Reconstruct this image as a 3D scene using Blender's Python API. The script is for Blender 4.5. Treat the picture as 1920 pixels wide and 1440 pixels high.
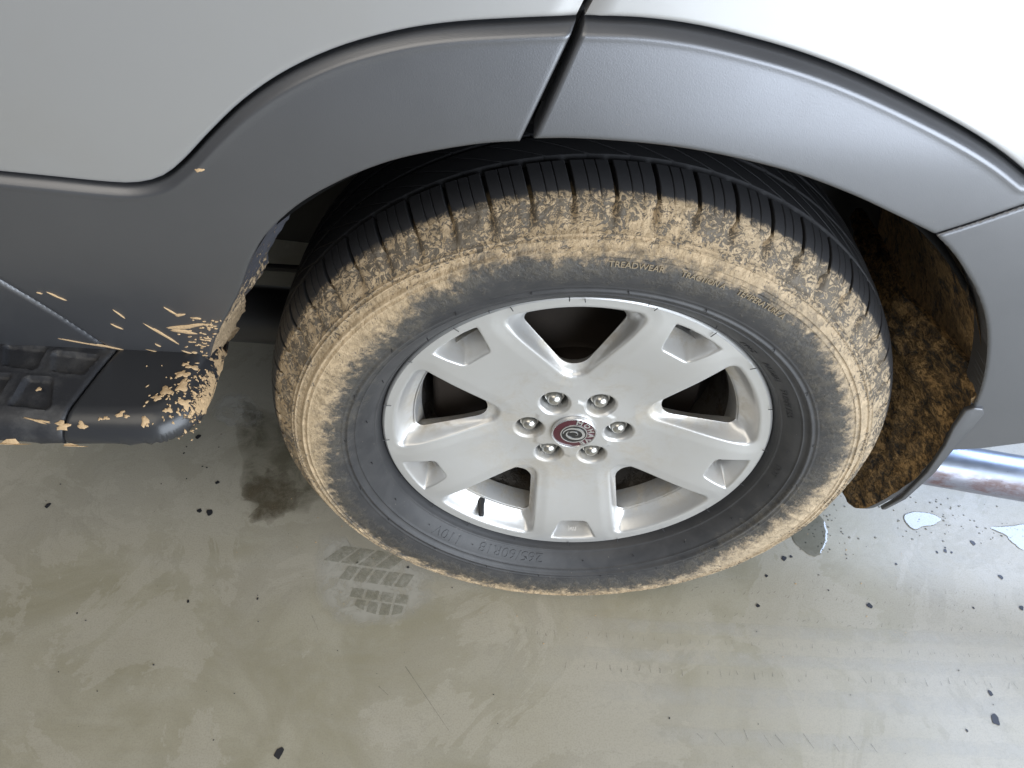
import bpy, bmesh, math, random
import numpy as np
from mathutils import Vector, Matrix, noise as mnoise

random.seed(7)
rng = np.random.default_rng(11)
for o in list(bpy.data.objects):
    bpy.data.objects.remove(o)
scene = bpy.context.scene
C = scene.collection

# ------------------------------------------------------------------ camera
H = 0.370                                   # hub height above the floor
CAM_POS = (-0.0861, -0.5803, 0.7390 + H)
PITCH, YAW, ROLL = 0.82646, 0.00682, 0.05236
fw = Vector((math.sin(YAW) * math.cos(PITCH), math.cos(YAW) * math.cos(PITCH), -math.sin(PITCH)))
rt = Vector((math.cos(YAW), -math.sin(YAW), 0))
up = rt.cross(fw)
r2 = rt * math.cos(ROLL) + up * math.sin(ROLL)
u2 = -rt * math.sin(ROLL) + up * math.cos(ROLL)
cd = bpy.data.cameras.new('camera')
cd.sensor_width = 36
cd.lens = 26.25
cd.clip_start = 0.02
cd.clip_end = 200
cam = bpy.data.objects.new('camera', cd)
M = Matrix((r2, u2, -fw)).transposed().to_4x4()
M.translation = CAM_POS
cam.matrix_world = M
C.objects.link(cam)
scene.camera = cam
scene.render.resolution_x, scene.render.resolution_y = 1024, 768

# ------------------------------------------------------------------ light: open daylight from the right of an open bay
w = bpy.data.worlds.new('World')
scene.world = w
w.use_nodes = True
w.node_tree.nodes['Background'].inputs[0].default_value = (0.86, 0.88, 0.92, 1)
w.node_tree.nodes['Background'].inputs[1].default_value = 0.165

def area(name, loc, target, sx, sy, power, col):
    l = bpy.data.lights.new(name, 'AREA')
    l.shape = 'RECTANGLE'
    l.size, l.size_y = sx, sy
    l.energy = power
    l.color = col
    o = bpy.data.objects.new(name, l)
    o.location = loc
    o.rotation_euler = (Vector(target) - Vector(loc)).to_track_quat('-Z', 'Y').to_euler()
    C.objects.link(o)
    return o

area('side_opening_light', (1.75, -2.1, 1.05), (0.1, -0.05, 0.50), 2.9, 2.0, 160, (0.82, 0.90, 1.0))
area('rear_reflection_lamp', (2.55, 1.75, 2.45), (0.5, 0.05, 0.0), 1.9, 1.6, 200, (0.55, 0.69, 1.0))  # unseen lamp, sized and placed so the puddles mirror it
area('overhead_bounce_fill', (-1.0, -1.6, 3.0), (-0.2, -0.1, 0.2), 2.4, 1.6, 36, (1.0, 0.92, 0.78))  # added warm fill from overhead, stands in for ceiling and wall bounce

vs = scene.view_settings
vs.view_transform = 'Standard'
vs.look = 'None'
vs.exposure = 0.0
vs.gamma = 1.0
vs.use_curve_mapping = False
scene.cycles.max_bounces = 8

# ------------------------------------------------------------------ measured outlines (metres)
LIP_L = [(-0.0861, 0.4426), (-0.1169, 0.4387), (-0.1586, 0.4291), (-0.193, 0.4178), (-0.2294, 0.3999), (-0.269, 0.3736), (-0.3038, 0.3392), (-0.3268, 0.3045), (-0.3498, 0.2597), (-0.3727, 0.2208), (-0.4001, 0.176), (-0.4226, 0.1323), (-0.4365, 0.1003)]
LIP_R = [(-0.076, 0.4453), (-0.0435, 0.4471), (0.0057, 0.4462), (0.0474, 0.4428), (0.0902, 0.4361), (0.1348, 0.4261), (0.1827, 0.4104), (0.224, 0.3937), (0.2635, 0.3769)]
LIP_B = [(0.2635, 0.3769), (0.2912, 0.3553), (0.3299, 0.3165), (0.3634, 0.2725), (0.3936, 0.2175), (0.4164, 0.1625), (0.428, 0.1195), (0.4364, 0.0767)]
UP_L = [(-0.5165, 0.386), (-0.4735, 0.3832), (-0.4302, 0.3804), (-0.4033, 0.3809), (-0.3784, 0.3887), (-0.3557, 0.4053), (-0.3269, 0.4321), (-0.296, 0.4584), (-0.2597, 0.4819), (-0.2182, 0.5007), (-0.1751, 0.5135), (-0.137, 0.5205), (-0.0957, 0.5247), (-0.051, 0.5282)]
UP_R = [(-0.045, 0.5284), (-0.0061, 0.5286), (0.0321, 0.5256), (0.0714, 0.5192), (0.1118, 0.5107), (0.1541, 0.4989), (0.1989, 0.4834), (0.2465, 0.4647), (0.283, 0.4476), (0.3124, 0.4309)]
ROCK = [(-0.5822, 0.2583), (-0.5601, 0.2044), (-0.5405, 0.1356)]
MUDB = [(2.9, 0.3051), (12.6, 0.3096), (23.8, 0.3052), (38.0, 0.3068), (46.3, 0.3122), (52.5, 0.315), (59.8, 0.3162), (66.9, 0.3151), (75.1, 0.3137), (84.8, 0.3169), (95.4, 0.3135), (104.2, 0.3189), (111.6, 0.3199), (117.7, 0.3085), (123.3, 0.3088), (127.5, 0.2979), (131.1, 0.2936), (141.7, 0.292), (154.0, 0.2937), (162.1, 0.2982), (174.0, 0.3066), (184.0, 0.3172), (196.6, 0.3231), (206.0, 0.3241), (217.6, 0.3184), (232.1, 0.316), (248.3, 0.3123), (263.7, 0.3093), (278.9, 0.3085), (294.1, 0.3072), (310.4, 0.3006), (319.9, 0.2926), (330.2, 0.2877), (340.9, 0.2878), (351.6, 0.294)]
PUD1 = [(0.4376, 0.1525), (0.4687, 0.1641), (0.4798, 0.1406), (0.4767, 0.1138), (0.4589, 0.0869), (0.4433, 0.079), (0.4232, 0.0902), (0.4141, 0.1104), (0.4142, 0.1317)]
PUD2 = [(0.6291, 0.1706), (0.6631, 0.178), (0.6923, 0.1663), (0.6727, 0.151), (0.6523, 0.1466), (0.6354, 0.1382), (0.6247, 0.1484)]
PUD3 = [(0.7745, 0.151), (0.8174, 0.1588), (0.8783, 0.1675), (0.8823, 0.1353), (0.8193, 0.1088), (0.8011, 0.1204), (0.7937, 0.1359)]
WET = [(-0.5363, 0.1793), (-0.4951, 0.2051), (-0.4494, 0.1728), (-0.4419, 0.1395), (-0.4494, 0.1118), (-0.4772, 0.0943), (-0.5188, 0.0974), (-0.5124, 0.1246), (-0.535, 0.1398)]
DRY = [(-0.6517, 0.3414), (-0.6332, 0.3841), (-0.5883, 0.3729), (-0.5506, 0.3275), (-0.5588, 0.3006), (-0.6083, 0.2976), (-0.6437, 0.3151)]
DROPS = [(-0.6579, 0.2702, 10), (-0.5924, 0.1704, 7), (-0.6057, 0.1108, 8), (-0.5876, 0.1086, 12), (-0.5712, -0.0544, 5), (-0.4652, -0.0447, 4), (-0.6717, 0.2308, 4), (-0.6291, 0.2033, 3), (-0.6208, 0.2014, 3), (-0.6717, 0.2456, 3), (-0.7331, -0.0818, 3), (-0.6487, 0.1753, 3), (-0.3773, -0.2681, 14), (0.3918, 0.0712, 9), (0.4044, 0.0749, 5), (0.3594, 0.0899, 6), (0.7299, 0.1187, 9), (0.6599, 0.0964, 5), (0.675, 0.1002, 7), (0.6851, 0.0977, 4), (0.3306, -0.0173, 6), (0.5129, -0.0083, 9), (0.7518, 0.0549, 8), (0.6556, -0.1411, 8), (0.647, -0.1798, 15), (0.7631, 0.0003, 8), (0.3552, 0.0367, 5), (0.581, 0.07, 4), (0.4525, 0.0157, 3), (0.599, -0.1967, 4), (0.168, -0.1984, 3), (-0.8637, 0.1074, 10), (-0.3202, 0.0265, 4), (-0.2364, 0.0221, 4), (0.6773, 0.1066, 3), (0.6833, -0.0037, 4)]
SCRATCH = [(-0.2198, -0.1411), (-0.1443, -0.2323), (-0.2549, -0.1718), (-0.2391, -0.1841), (-0.3743, -0.0687), (-0.3597, -0.0914)]

# ------------------------------------------------------------------ helpers
def link(o, parent=None):
    C.objects.link(o)
    if parent is not None:
        o.parent = parent
    return o

def mesh_obj(name, verts, faces, mats, parent=None, smooth=35, loc=None, mat_idx=None):
    me = bpy.data.meshes.new(name)
    if isinstance(verts, np.ndarray):
        verts = verts.tolist()
    me.from_pydata(verts, [], faces)
    me.update()
    if not isinstance(mats, (list, tuple)):
        mats = [mats]
    for m in mats:
        me.materials.append(m)
    if mat_idx is not None:
        me.polygons.foreach_set('material_index', np.array(mat_idx, dtype=np.int32))
    if smooth:
        me.shade_smooth()
        me.set_sharp_from_angle(angle=math.radians(smooth))
    o = bpy.data.objects.new(name, me)
    link(o, parent)
    if loc is not None:
        o.location = loc
    return o

def copy_part(src, parent, M4=None):
    o = src.copy()
    link(o, parent)
    if M4 is not None:
        o.matrix_basis = M4
    return o

def smoothstep(x, a, b):
    t = np.clip((x - a) / (b - a), 0, 1)
    return t * t * (3 - 2 * t)

def poly_sdf(px, pz, poly):
    """signed distance, positive inside"""
    P = np.asarray(poly, float)
    shp = px.shape
    x, z = px.ravel(), pz.ravel()
    d2 = np.full(x.shape, 1e9)
    ins = np.zeros(x.shape, bool)
    n = len(P)
    for i in range(n):
        a, b = P[i], P[(i + 1) % n]
        e = b - a
        L = e @ e + 1e-18
        t = np.clip(((x - a[0]) * e[0] + (z - a[1]) * e[1]) / L, 0, 1)
        dx, dz = x - a[0] - t * e[0], z - a[1] - t * e[1]
        d2 = np.minimum(d2, dx * dx + dz * dz)
        c = ((a[1] > z) != (b[1] > z))
        with np.errstate(divide='ignore', invalid='ignore'):
            xi = a[0] + (z - a[1]) * e[0] / (e[1] if e[1] != 0 else 1e-12)
        ins ^= c & (x < xi)
    d = np.sqrt(d2)
    return np.where(ins, d, -d).reshape(shp)

def line_dist(px, pz, pts):
    P = np.asarray(pts, float)
    d2 = np.full(px.shape, 1e9)
    for a, b in zip(P[:-1], P[1:]):
        e = b - a
        t = np.clip(((px - a[0]) * e[0] + (pz - a[1]) * e[1]) / (e @ e + 1e-18), 0, 1)
        d2 = np.minimum(d2, (px - a[0] - t * e[0]) ** 2 + (pz - a[1] - t * e[1]) ** 2)
    return np.sqrt(d2)

def spline(pts, n=8, closed=False):
    """Catmull-Rom resample"""
    P = [np.array(p, float) for p in pts]
    out = []
    m = len(P)
    rngi = range(m) if closed else range(m - 1)
    for i in rngi:
        if closed:
            p0, p1, p2, p3 = P[(i - 1) % m], P[i], P[(i + 1) % m], P[(i + 2) % m]
        else:
            p1, p2 = P[i], P[i + 1]
            p0 = P[i - 1] if i > 0 else 2 * p1 - p2
            p3 = P[i + 2] if i + 2 < m else 2 * p2 - p1
        for k in range(n):
            t = k / n
            out.append(0.5 * ((2 * p1) + (-p0 + p2) * t + (2 * p0 - 5 * p1 + 4 * p2 - p3) * t * t + (-p0 + 3 * p1 - 3 * p2 + p3) * t ** 3))
    if not closed:
        out.append(P[-1])
    return [tuple(p) for p in out]

def clip_field(P, S, wrap=False):
    """grid of points P (n,m,3); keep where S>=0. returns verts, faces, border edges (cut only)"""
    n, m = S.shape
    S = np.where(np.abs(S) < 1e-7, 1e-7, S)
    V = P.reshape(-1, 3)
    idx = np.arange(n * m).reshape(n, m)
    if wrap:
        a, b = idx, np.roll(idx, -1, axis=1)
        q = np.stack([a[:-1], b[:-1], b[1:], a[1:]], -1).reshape(-1, 4)
    else:
        q = np.stack([idx[:-1, :-1], idx[:-1, 1:], idx[1:, 1:], idx[1:, :-1]], -1).reshape(-1, 4)
    s = S.ravel()
    ins = s[q] > 0
    cnt = ins.sum(1)
    full = q[cnt == 4]
    mixed = q[(cnt > 0) & (cnt < 4)]
    verts = [tuple(v) for v in V]
    faces = [tuple(f) for f in full.tolist()]
    cache = {}
    edges = []
    for quad in mixed.tolist():
        poly = []
        cuts = []
        for k in range(4):
            i, j = quad[k], quad[(k + 1) % 4]
            if s[i] > 0:
                poly.append(i)
            if (s[i] > 0) != (s[j] > 0):
                key = (i, j) if i < j else (j, i)
                c = cache.get(key)
                if c is None:
                    t = s[i] / (s[i] - s[j])
                    p = V[i] + (V[j] - V[i]) * t
                    verts.append(tuple(p))
                    c = len(verts) - 1
                    cache[key] = c
                poly.append(c)
                cuts.append((c, s[i] > 0))
        if len(poly) >= 3:
            faces.append(tuple(poly))
        if len(cuts) == 2:
            a = [c for c, o in cuts if o][0]
            b = [c for c, o in cuts if not o][0]
            edges.append((a, b))
    # drop unused
    used = np.zeros(len(verts), bool)
    for f in faces:
        for i in f:
            used[i] = True
    remap = np.cumsum(used) - 1
    verts = [v for v, u in zip(verts, used) if u]
    faces = [tuple(int(remap[i]) for i in f) for f in faces]
    edges = [(int(remap[a]), int(remap[b])) for a, b in edges if used[a] and used[b]]
    return verts, faces, edges

def extrude_edges(verts, faces, edges, vec):
    cache = {}
    def nv(i):
        if i not in cache:
            v = verts[i]
            d = vec(v) if callable(vec) else vec
            verts.append((v[0] + d[0], v[1] + d[1], v[2] + d[2]))
            cache[i] = len(verts) - 1
        return cache[i]
    out = []
    for a, b in edges:
        faces.append((b, a, nv(a), nv(b)))
        out.append((cache[a], cache[b]))
    return out

def lathe(profile, n, a0=0.0, a1=2 * math.pi, closed=True):
    """profile of (r, y); axis Y"""
    prof = np.array(profile, float)
    th = np.linspace(a0, a1, n, endpoint=not closed)
    P = np.zeros((len(prof), n, 3))
    P[:, :, 0] = prof[:, :1] * np.cos(th)
    P[:, :, 1] = prof[:, 1:2]
    P[:, :, 2] = prof[:, :1] * np.sin(th)
    idx = np.arange(len(prof) * n).reshape(len(prof), n)
    if closed:
        b = np.roll(idx, -1, 1)
        q = np.stack([idx[:-1], b[:-1], b[1:], idx[1:]], -1).reshape(-1, 4)
    else:
        q = np.stack([idx[:-1, :-1], idx[:-1, 1:], idx[1:, 1:], idx[1:, :-1]], -1).reshape(-1, 4)
    return P.reshape(-1, 3), [tuple(f) for f in q.tolist()]

def tube(path, rad, seg=14, caps=True):
    path = [Vector(p) for p in path]
    rads = rad if isinstance(rad, (list, tuple)) else [rad] * len(path)
    verts, faces = [], []
    for i, p in enumerate(path):
        d = (path[min(i + 1, len(path) - 1)] - path[max(i - 1, 0)]).normalized()
        a = Vector((0, 0, 1)) if abs(d.z) < 0.9 else Vector((0, 1, 0))
        u = d.cross(a).normalized()
        v = d.cross(u)
        for k in range(seg):
            t = 2 * math.pi * k / seg
            verts.append(tuple(p + (u * math.cos(t) + v * math.sin(t)) * rads[i]))
    for i in range(len(path) - 1):
        for k in range(seg):
            k2 = (k + 1) % seg
            faces.append((i * seg + k, i * seg + k2, (i + 1) * seg + k2, (i + 1) * seg + k))
    if caps:
        faces.append(tuple(range(seg))[::-1])
        faces.append(tuple((len(path) - 1) * seg + k for k in range(seg)))
    return verts, faces

def box(x0, x1, y0, y1, z0, z1, b=0.0):
    bm = bmesh.new()
    bmesh.ops.create_cube(bm, size=1)
    for v in bm.verts:
        v.co = Vector(((x0 + x1) / 2 + v.co.x * (x1 - x0), (y0 + y1) / 2 + v.co.y * (y1 - y0), (z0 + z1) / 2 + v.co.z * (z1 - z0)))
    if b:
        bmesh.ops.bevel(bm, geom=bm.edges[:], offset=b, segments=3, profile=0.5, affect='EDGES')
    v = [tuple(q.co) for q in bm.verts]
    bm.verts.index_update()
    f = [tuple(q.index for q in p.verts) for p in bm.faces]
    bm.free()
    return v, f

def text_mesh(txt, size, depth, font_res=3, offset=0.0):
    cu = bpy.data.curves.new('tmp', 'FONT')
    cu.body = txt
    cu.size = size
    cu.extrude = depth
    cu.offset = offset
    cu.resolution_u = font_res
    cu.align_x = 'LEFT'
    o = bpy.data.objects.new('tmp', cu)
    C.objects.link(o)
    dg = bpy.context.evaluated_depsgraph_get()
    me = bpy.data.meshes.new_from_object(o.evaluated_get(dg))
    V = [tuple(v.co) for v in me.vertices]
    F = [tuple(p.vertices) for p in me.polygons]
    bpy.data.objects.remove(o)
    bpy.data.curves.remove(cu)
    bpy.data.meshes.remove(me)
    return V, F

# ---- node helper
class NB:
    def __init__(self, name):
        self.m = bpy.data.materials.new(name)
        self.m.use_nodes = True
        self.t = self.m.node_tree
        self.n = self.t.nodes
        self.bsdf = self.n['Principled BSDF']
        self.out = self.n['Material Output']
    def set(self, **k):
        for a, v in k.items():
            self.plug(self.bsdf.inputs[a.replace('_', ' ')], v)
        return self
    def plug(self, sock, v):
        if isinstance(v, bpy.types.NodeSocket):
            self.t.links.new(v, sock)
        elif isinstance(v, (tuple, list)) and len(v) == 3 and sock.type == 'RGBA':
            sock.default_value = (*v, 1)
        else:
            sock.default_value = v
    def coord(self, obj=None, kind='Object'):
        n = self.n.new('ShaderNodeTexCoord')
        if obj is not None:
            n.object = obj
        return n.outputs[kind]
    def math(self, op, a, b=0.0, c=None, clamp=False):
        n = self.n.new('ShaderNodeMath')
        n.operation = op
        n.use_clamp = clamp
        self.plug(n.inputs[0], a)
        self.plug(n.inputs[1], b)
        if c is not None:
            self.plug(n.inputs[2], c)
        return n.outputs[0]
    def vmath(self, op, a, b):
        n = self.n.new('ShaderNodeVectorMath')
        n.operation = op
        self.plug(n.inputs[0], a)
        self.plug(n.inputs[1], b)
        return n.outputs[0]
    def sep(self, v):
        n = self.n.new('ShaderNodeSeparateXYZ')
        self.plug(n.inputs[0], v)
        return n.outputs
    def comb(self, x, y, z):
        n = self.n.new('ShaderNodeCombineXYZ')
        for s, v in zip(n.inputs, (x, y, z)):
            self.plug(s, v)
        return n.outputs[0]
    def scale(self, v, s):
        return self.vmath('MULTIPLY', v, s)
    def noise(self, v, scale, detail=4, rough=0.55, dist=0.0):
        n = self.n.new('ShaderNodeTexNoise')
        self.plug(n.inputs['Vector'], v)
        n.inputs['Scale'].default_value = scale
        n.inputs['Detail'].default_value = detail
        n.inputs['Roughness'].default_value = rough
        n.inputs['Distortion'].default_value = dist
        return n.outputs['Fac']
    def voro(self, v, scale, feature='F1', out='Distance'):
        n = self.n.new('ShaderNodeTexVoronoi')
        n.feature = feature
        self.plug(n.inputs['Vector'], v)
        n.inputs['Scale'].default_value = scale
        return n.outputs[out]
    def ramp(self, v, a, b, lo=0.0, hi=1.0, smooth=True):
        n = self.n.new('ShaderNodeMapRange')
        n.interpolation_type = 'SMOOTHSTEP' if smooth else 'LINEAR'
        self.plug(n.inputs[0], v)
        n.inputs[1].default_value = a
        n.inputs[2].default_value = b
        n.inputs[3].default_value = lo
        n.inputs[4].default_value = hi
        return n.outputs[0]
    def curve(self, v, pts):
        n = self.n.new('ShaderNodeFloatCurve')
        self.plug(n.inputs['Value'], v)
        c = n.mapping.curves[0]
        pts = sorted(pts)
        c.points[0].location = pts[0]
        c.points[-1].location = pts[-1]
        for p in pts[1:-1]:
            c.points.new(*p)
        n.mapping.update()
        return n.outputs[0]
    def mix(self, f, a, b):
        n = self.n.new('ShaderNodeMix')
        n.data_type = 'RGBA'
        self.plug(n.inputs[0], f)
        self.plug(n.inputs[6], a)
        self.plug(n.inputs[7], b)
        return n.outputs[2]
    def bump(self, h, strength, dist, normal=None):
        n = self.n.new('ShaderNodeBump')
        n.inputs['Strength'].default_value = strength
        n.inputs['Distance'].default_value = dist
        self.plug(n.inputs['Height'], h)
        if normal is not None:
            self.plug(n.inputs['Normal'], normal)
        return n.outputs[0]
    def transparent_mix(self, fac):
        tr = self.n.new('ShaderNodeBsdfTransparent')
        mx = self.n.new('ShaderNodeMixShader')
        self.plug(mx.inputs[0], fac)
        self.t.links.new(tr.outputs[0], mx.inputs[1])
        self.t.links.new(self.bsdf.outputs[0], mx.inputs[2])
        self.t.links.new(mx.outputs[0], self.out.inputs[0])
        return self

def tag(o, label=None, cat=None, group=None, kind=None):
    if label: o['label'] = label
    if cat: o['category'] = cat
    if group: o['group'] = group
    if kind: o['kind'] = kind
    return o

# ------------------------------------------------------------------ the car root and its wheel part (materials use the wheel's space)
car = bpy.data.objects.new('car', None)
link(car)
tag(car, 'silver car with dark grey wheel arch trim and one muddy alloy wheel', 'car')

MUD_TAN = (0.50, 0.345, 0.185)

# ---------------- materials
def plain(name, col, rough, metal=0.0, **k):
    b = NB(name)
    b.set(Base_Color=col, Roughness=rough, Metallic=metal, **k)
    return b.m

def make_silver(name):
    b = NB(name)
    co = b.coord()
    fl = b.noise(co, 2600, 2, 0.7)
    dust = b.ramp(b.noise(co, 9, 6, 0.65), 0.45, 0.8)
    col = b.mix(b.math('MULTIPLY', dust, 0.25), (0.35, 0.348, 0.345), (0.33, 0.315, 0.288))
    b.set(Base_Color=col, Metallic=0.40, Roughness=b.ramp(fl, 0.3, 0.7, 0.40, 0.48), Coat_Weight=0.3, Coat_Roughness=0.12,
          Normal=b.bump(fl, 0.10, 0.0004))
    return b.m

def make_trim(name, col=(0.150, 0.154, 0.166), mud_edge=False):
    b = NB(name)
    co = b.coord()
    g = b.noise(co, 900, 2, 0.6)
    sm = b.noise(co, 7, 5, 0.6)
    c = b.mix(b.ramp(sm, 0.35, 0.75, 0, 0.35), col, (0.165, 0.166, 0.174))
    # fine dust specks
    sp = b.voro(co, 160)
    spm = b.ramp(sp, 0.03, 0.07, 1, 0)
    spm = b.math('MULTIPLY', spm, b.ramp(b.noise(co, 14, 3), 0.58, 0.66))
    c = b.mix(b.math('MULTIPLY', spm, 0.35), c, (0.42, 0.34, 0.24))
    b.set(Base_Color=c, Metallic=0.72, Roughness=b.ramp(sm, 0.3, 0.7, 0.36, 0.42), Specular_IOR_Level=0.9,
          Normal=b.bump(g, 0.16, 0.0005))
    return b.m

M_silver = make_silver('silver_paint')
M_trim = make_trim('dark_grey_trim')
M_black = plain('black_void_plastic', (0.012, 0.012, 0.013), 0.7)
M_tube = plain('frame_paint', (0.028, 0.027, 0.027), 0.38)
M_under = plain('underbody_black', (0.02, 0.019, 0.018), 0.75)

def make_muddy(name, base, lo, hi, coord_stretch=(1, 1, 1), scale=38, thr=None, rough=0.6, relief=0.006, mud=(0.33, 0.20, 0.085), dark=(0.16, 0.10, 0.045)):
    """dark plastic with a caked mud layer that has its own ragged shape; lo/hi are thresholds of a mask built by thr(b, xyz)"""
    b = NB(name)
    co = b.coord()
    s = b.scale(co, coord_stretch)
    n1 = b.noise(s, scale, 7, 0.68, 0.6)
    n2 = b.noise(s, scale * 4.5, 5, 0.7, 0.4)
    v = b.math('ADD', b.math('MULTIPLY', n1, 0.72), b.math('MULTIPLY', n2, 0.28))
    if thr is not None:
        v = b.math('ADD', v, thr(b, b.sep(co)))
    m = b.ramp(v, lo, hi)
    c2 = b.mix(b.ramp(n2, 0.35, 0.65), dark, mud)
    c = b.mix(m, base, c2)
    h = b.math('MULTIPLY', m, b.math('ADD', 0.7, b.math('MULTIPLY', n2, 0.5)))
    b.set(Base_Color=c, Roughness=b.ramp(m, 0, 1, rough, 0.85), Normal=b.bump(h, 0.9, relief))
    return b.m

def thr_liner(b, s):
    # mud thrown onto the rear of the liner: more towards +x and low
    a = b.ramp(s[0], 0.17, 0.32, -0.35, 0.05)
    c = b.ramp(s[2], 0.20, 0.40, 0.05, -0.30)
    return b.math('ADD', a, c)
M_liner = make_muddy('liner_mud', (0.014, 0.013, 0.012), 0.43, 0.60, (1.3, 0.7, 0.36), 46, thr_liner, mud=(0.50, 0.31, 0.13), dark=(0.26, 0.16, 0.07))
M_flap = make_muddy('flap_mud', (0.016, 0.014, 0.012), 0.37, 0.56, (1, 0.8, 1.2), 52, mud=(0.46, 0.285, 0.12), dark=(0.19, 0.12, 0.05))
M_flap_edge = plain('flap_rubber', (0.05, 0.05, 0.052), 0.55)
def thr_ret(b, s):
    return b.ramp(s[2], 0.12, 0.36, 0.10, -0.16)
M_return = make_muddy('arch_return_mud', (0.045, 0.046, 0.055), 0.46, 0.52, (1.6, 1.6, 0.34), 95, thr_ret, mud=(0.58, 0.43, 0.27), dark=(0.36, 0.26, 0.155))
def thr_cap(b, s):
    return b.math('ADD', b.ramp(s[0], -0.462, -0.412, -0.34, 0.085), b.ramp(s[2], 0.06, 0.12, 0.05, 0.0))
M_endcap = make_muddy('step_cap_mud', (0.030, 0.031, 0.034), 0.50, 0.525, (1, 1, 1), 60, thr_cap, rough=0.30, relief=0.002, mud=(0.52, 0.36, 0.20), dark=(0.42, 0.29, 0.16))
b = NB('step_plastic')
co = b.coord()
g = b.noise(co, 700, 2)
b.set(Base_Color=b.mix(b.ramp(b.noise(co, 30, 5, 0.7), 0.4, 0.75), (0.022, 0.023, 0.027), (0.06, 0.06, 0.062)), Roughness=0.48, Normal=b.bump(g, 0.3, 0.0008))
M_step = b.m

# mud clods
b = NB('dried_mud')
co = b.coord()
n = b.noise(co, 240, 5, 0.7)
b.set(Base_Color=b.mix(n, (0.42, 0.28, 0.15), (0.60, 0.43, 0.25)), Roughness=0.9, Normal=b.bump(n, 0.6, 0.002))
M_mud = b.m
M_mudlet = plain('dusty_letter', (0.25, 0.20, 0.135), 0.9)

# alloy paint
def make_alloy():
    b = NB('alloy_silver')
    co = b.coord()
    fl = b.noise(co, 2200, 2, 0.7)
    d1 = b.noise(co, 22, 6, 0.7, 0.3)
    y = b.sep(co)[1]
    dust = b.math('MULTIPLY', b.ramp(d1, 0.42, 0.68), b.ramp(y, 0.010, 0.034, 0.05, 0.80))
    col = b.mix(dust, (0.575, 0.57, 0.56), (0.44, 0.385, 0.30))
    sp = b.math('MULTIPLY', b.ramp(b.voro(co, 130), 0.02, 0.06, 1, 0), b.ramp(b.noise(co, 18, 3), 0.55, 0.62))
    col = b.mix(b.math('MULTIPLY', sp, 0.6), col, (0.55, 0.42, 0.27))
    b.set(Base_Color=col, Metallic=0.60, Roughness=b.ramp(dust, 0, 0.7, 0.38, 0.60), Coat_Weight=0.22, Coat_Roughness=0.12,
          Normal=b.bump(fl, 0.08, 0.0004))
    return b.m
M_alloy = make_alloy()
M_barrel = make_muddy('barrel_dirty', (0.10, 0.09, 0.08), 0.45, 0.62, (1, 1, 1), 20, rough=0.5, mud=(0.10, 0.075, 0.05), dark=(0.05, 0.04, 0.03))
b = NB('rusty_iron')
co = b.coord()
n = b.noise(co, 40, 6, 0.7)
b.set(Base_Color=b.mix(n, (0.014, 0.011, 0.009), (0.040, 0.029, 0.021)), Roughness=0.6, Metallic=0.4)
M_iron = b.m
M_well = plain('nut_well_metal', (0.20, 0.20, 0.19), 0.42, 0.6)
M_nut = plain('nut_chrome_dull', (0.50, 0.49, 0.46), 0.28, 0.9)
M_capred = plain('cap_wine_red', (0.060, 0.010, 0.018), 0.25, 0.0, Coat_Weight=0.5)
M_capblack = plain('cap_black', (0.014, 0.014, 0.015), 0.25, 0.0, Coat_Weight=0.5)
M_capsilver = plain('cap_silver', (0.66, 0.66, 0.66), 0.25, 0.8)
M_valve = plain('valve_rubber', (0.015, 0.015, 0.016), 0.45)
M_rubber_dark = plain('rubber_clean', (0.030, 0.030, 0.032), 0.5)
M_orange = plain('orange_clip', (0.55, 0.19, 0.02), 0.5)

# ------------------------------------------------------------------ WHEEL
bv, bf = lathe([(0.2385, 0.030), (0.212, 0.040), (0.2060, 0.060), (0.204, 0.07), (0.200, 0.12), (0.202, 0.175), (0.225, 0.19), (0.243, 0.196), (0.243, 0.203), (0.22, 0.20), (0.2395, 0.10), (0.2395, 0.03)], 180)
wheel = mesh_obj('wheel', bv, bf, M_barrel, car, loc=(0, 0, H))
wheel['label'] = 'muddy wheel with silver five spoke alloy rim'

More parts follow.
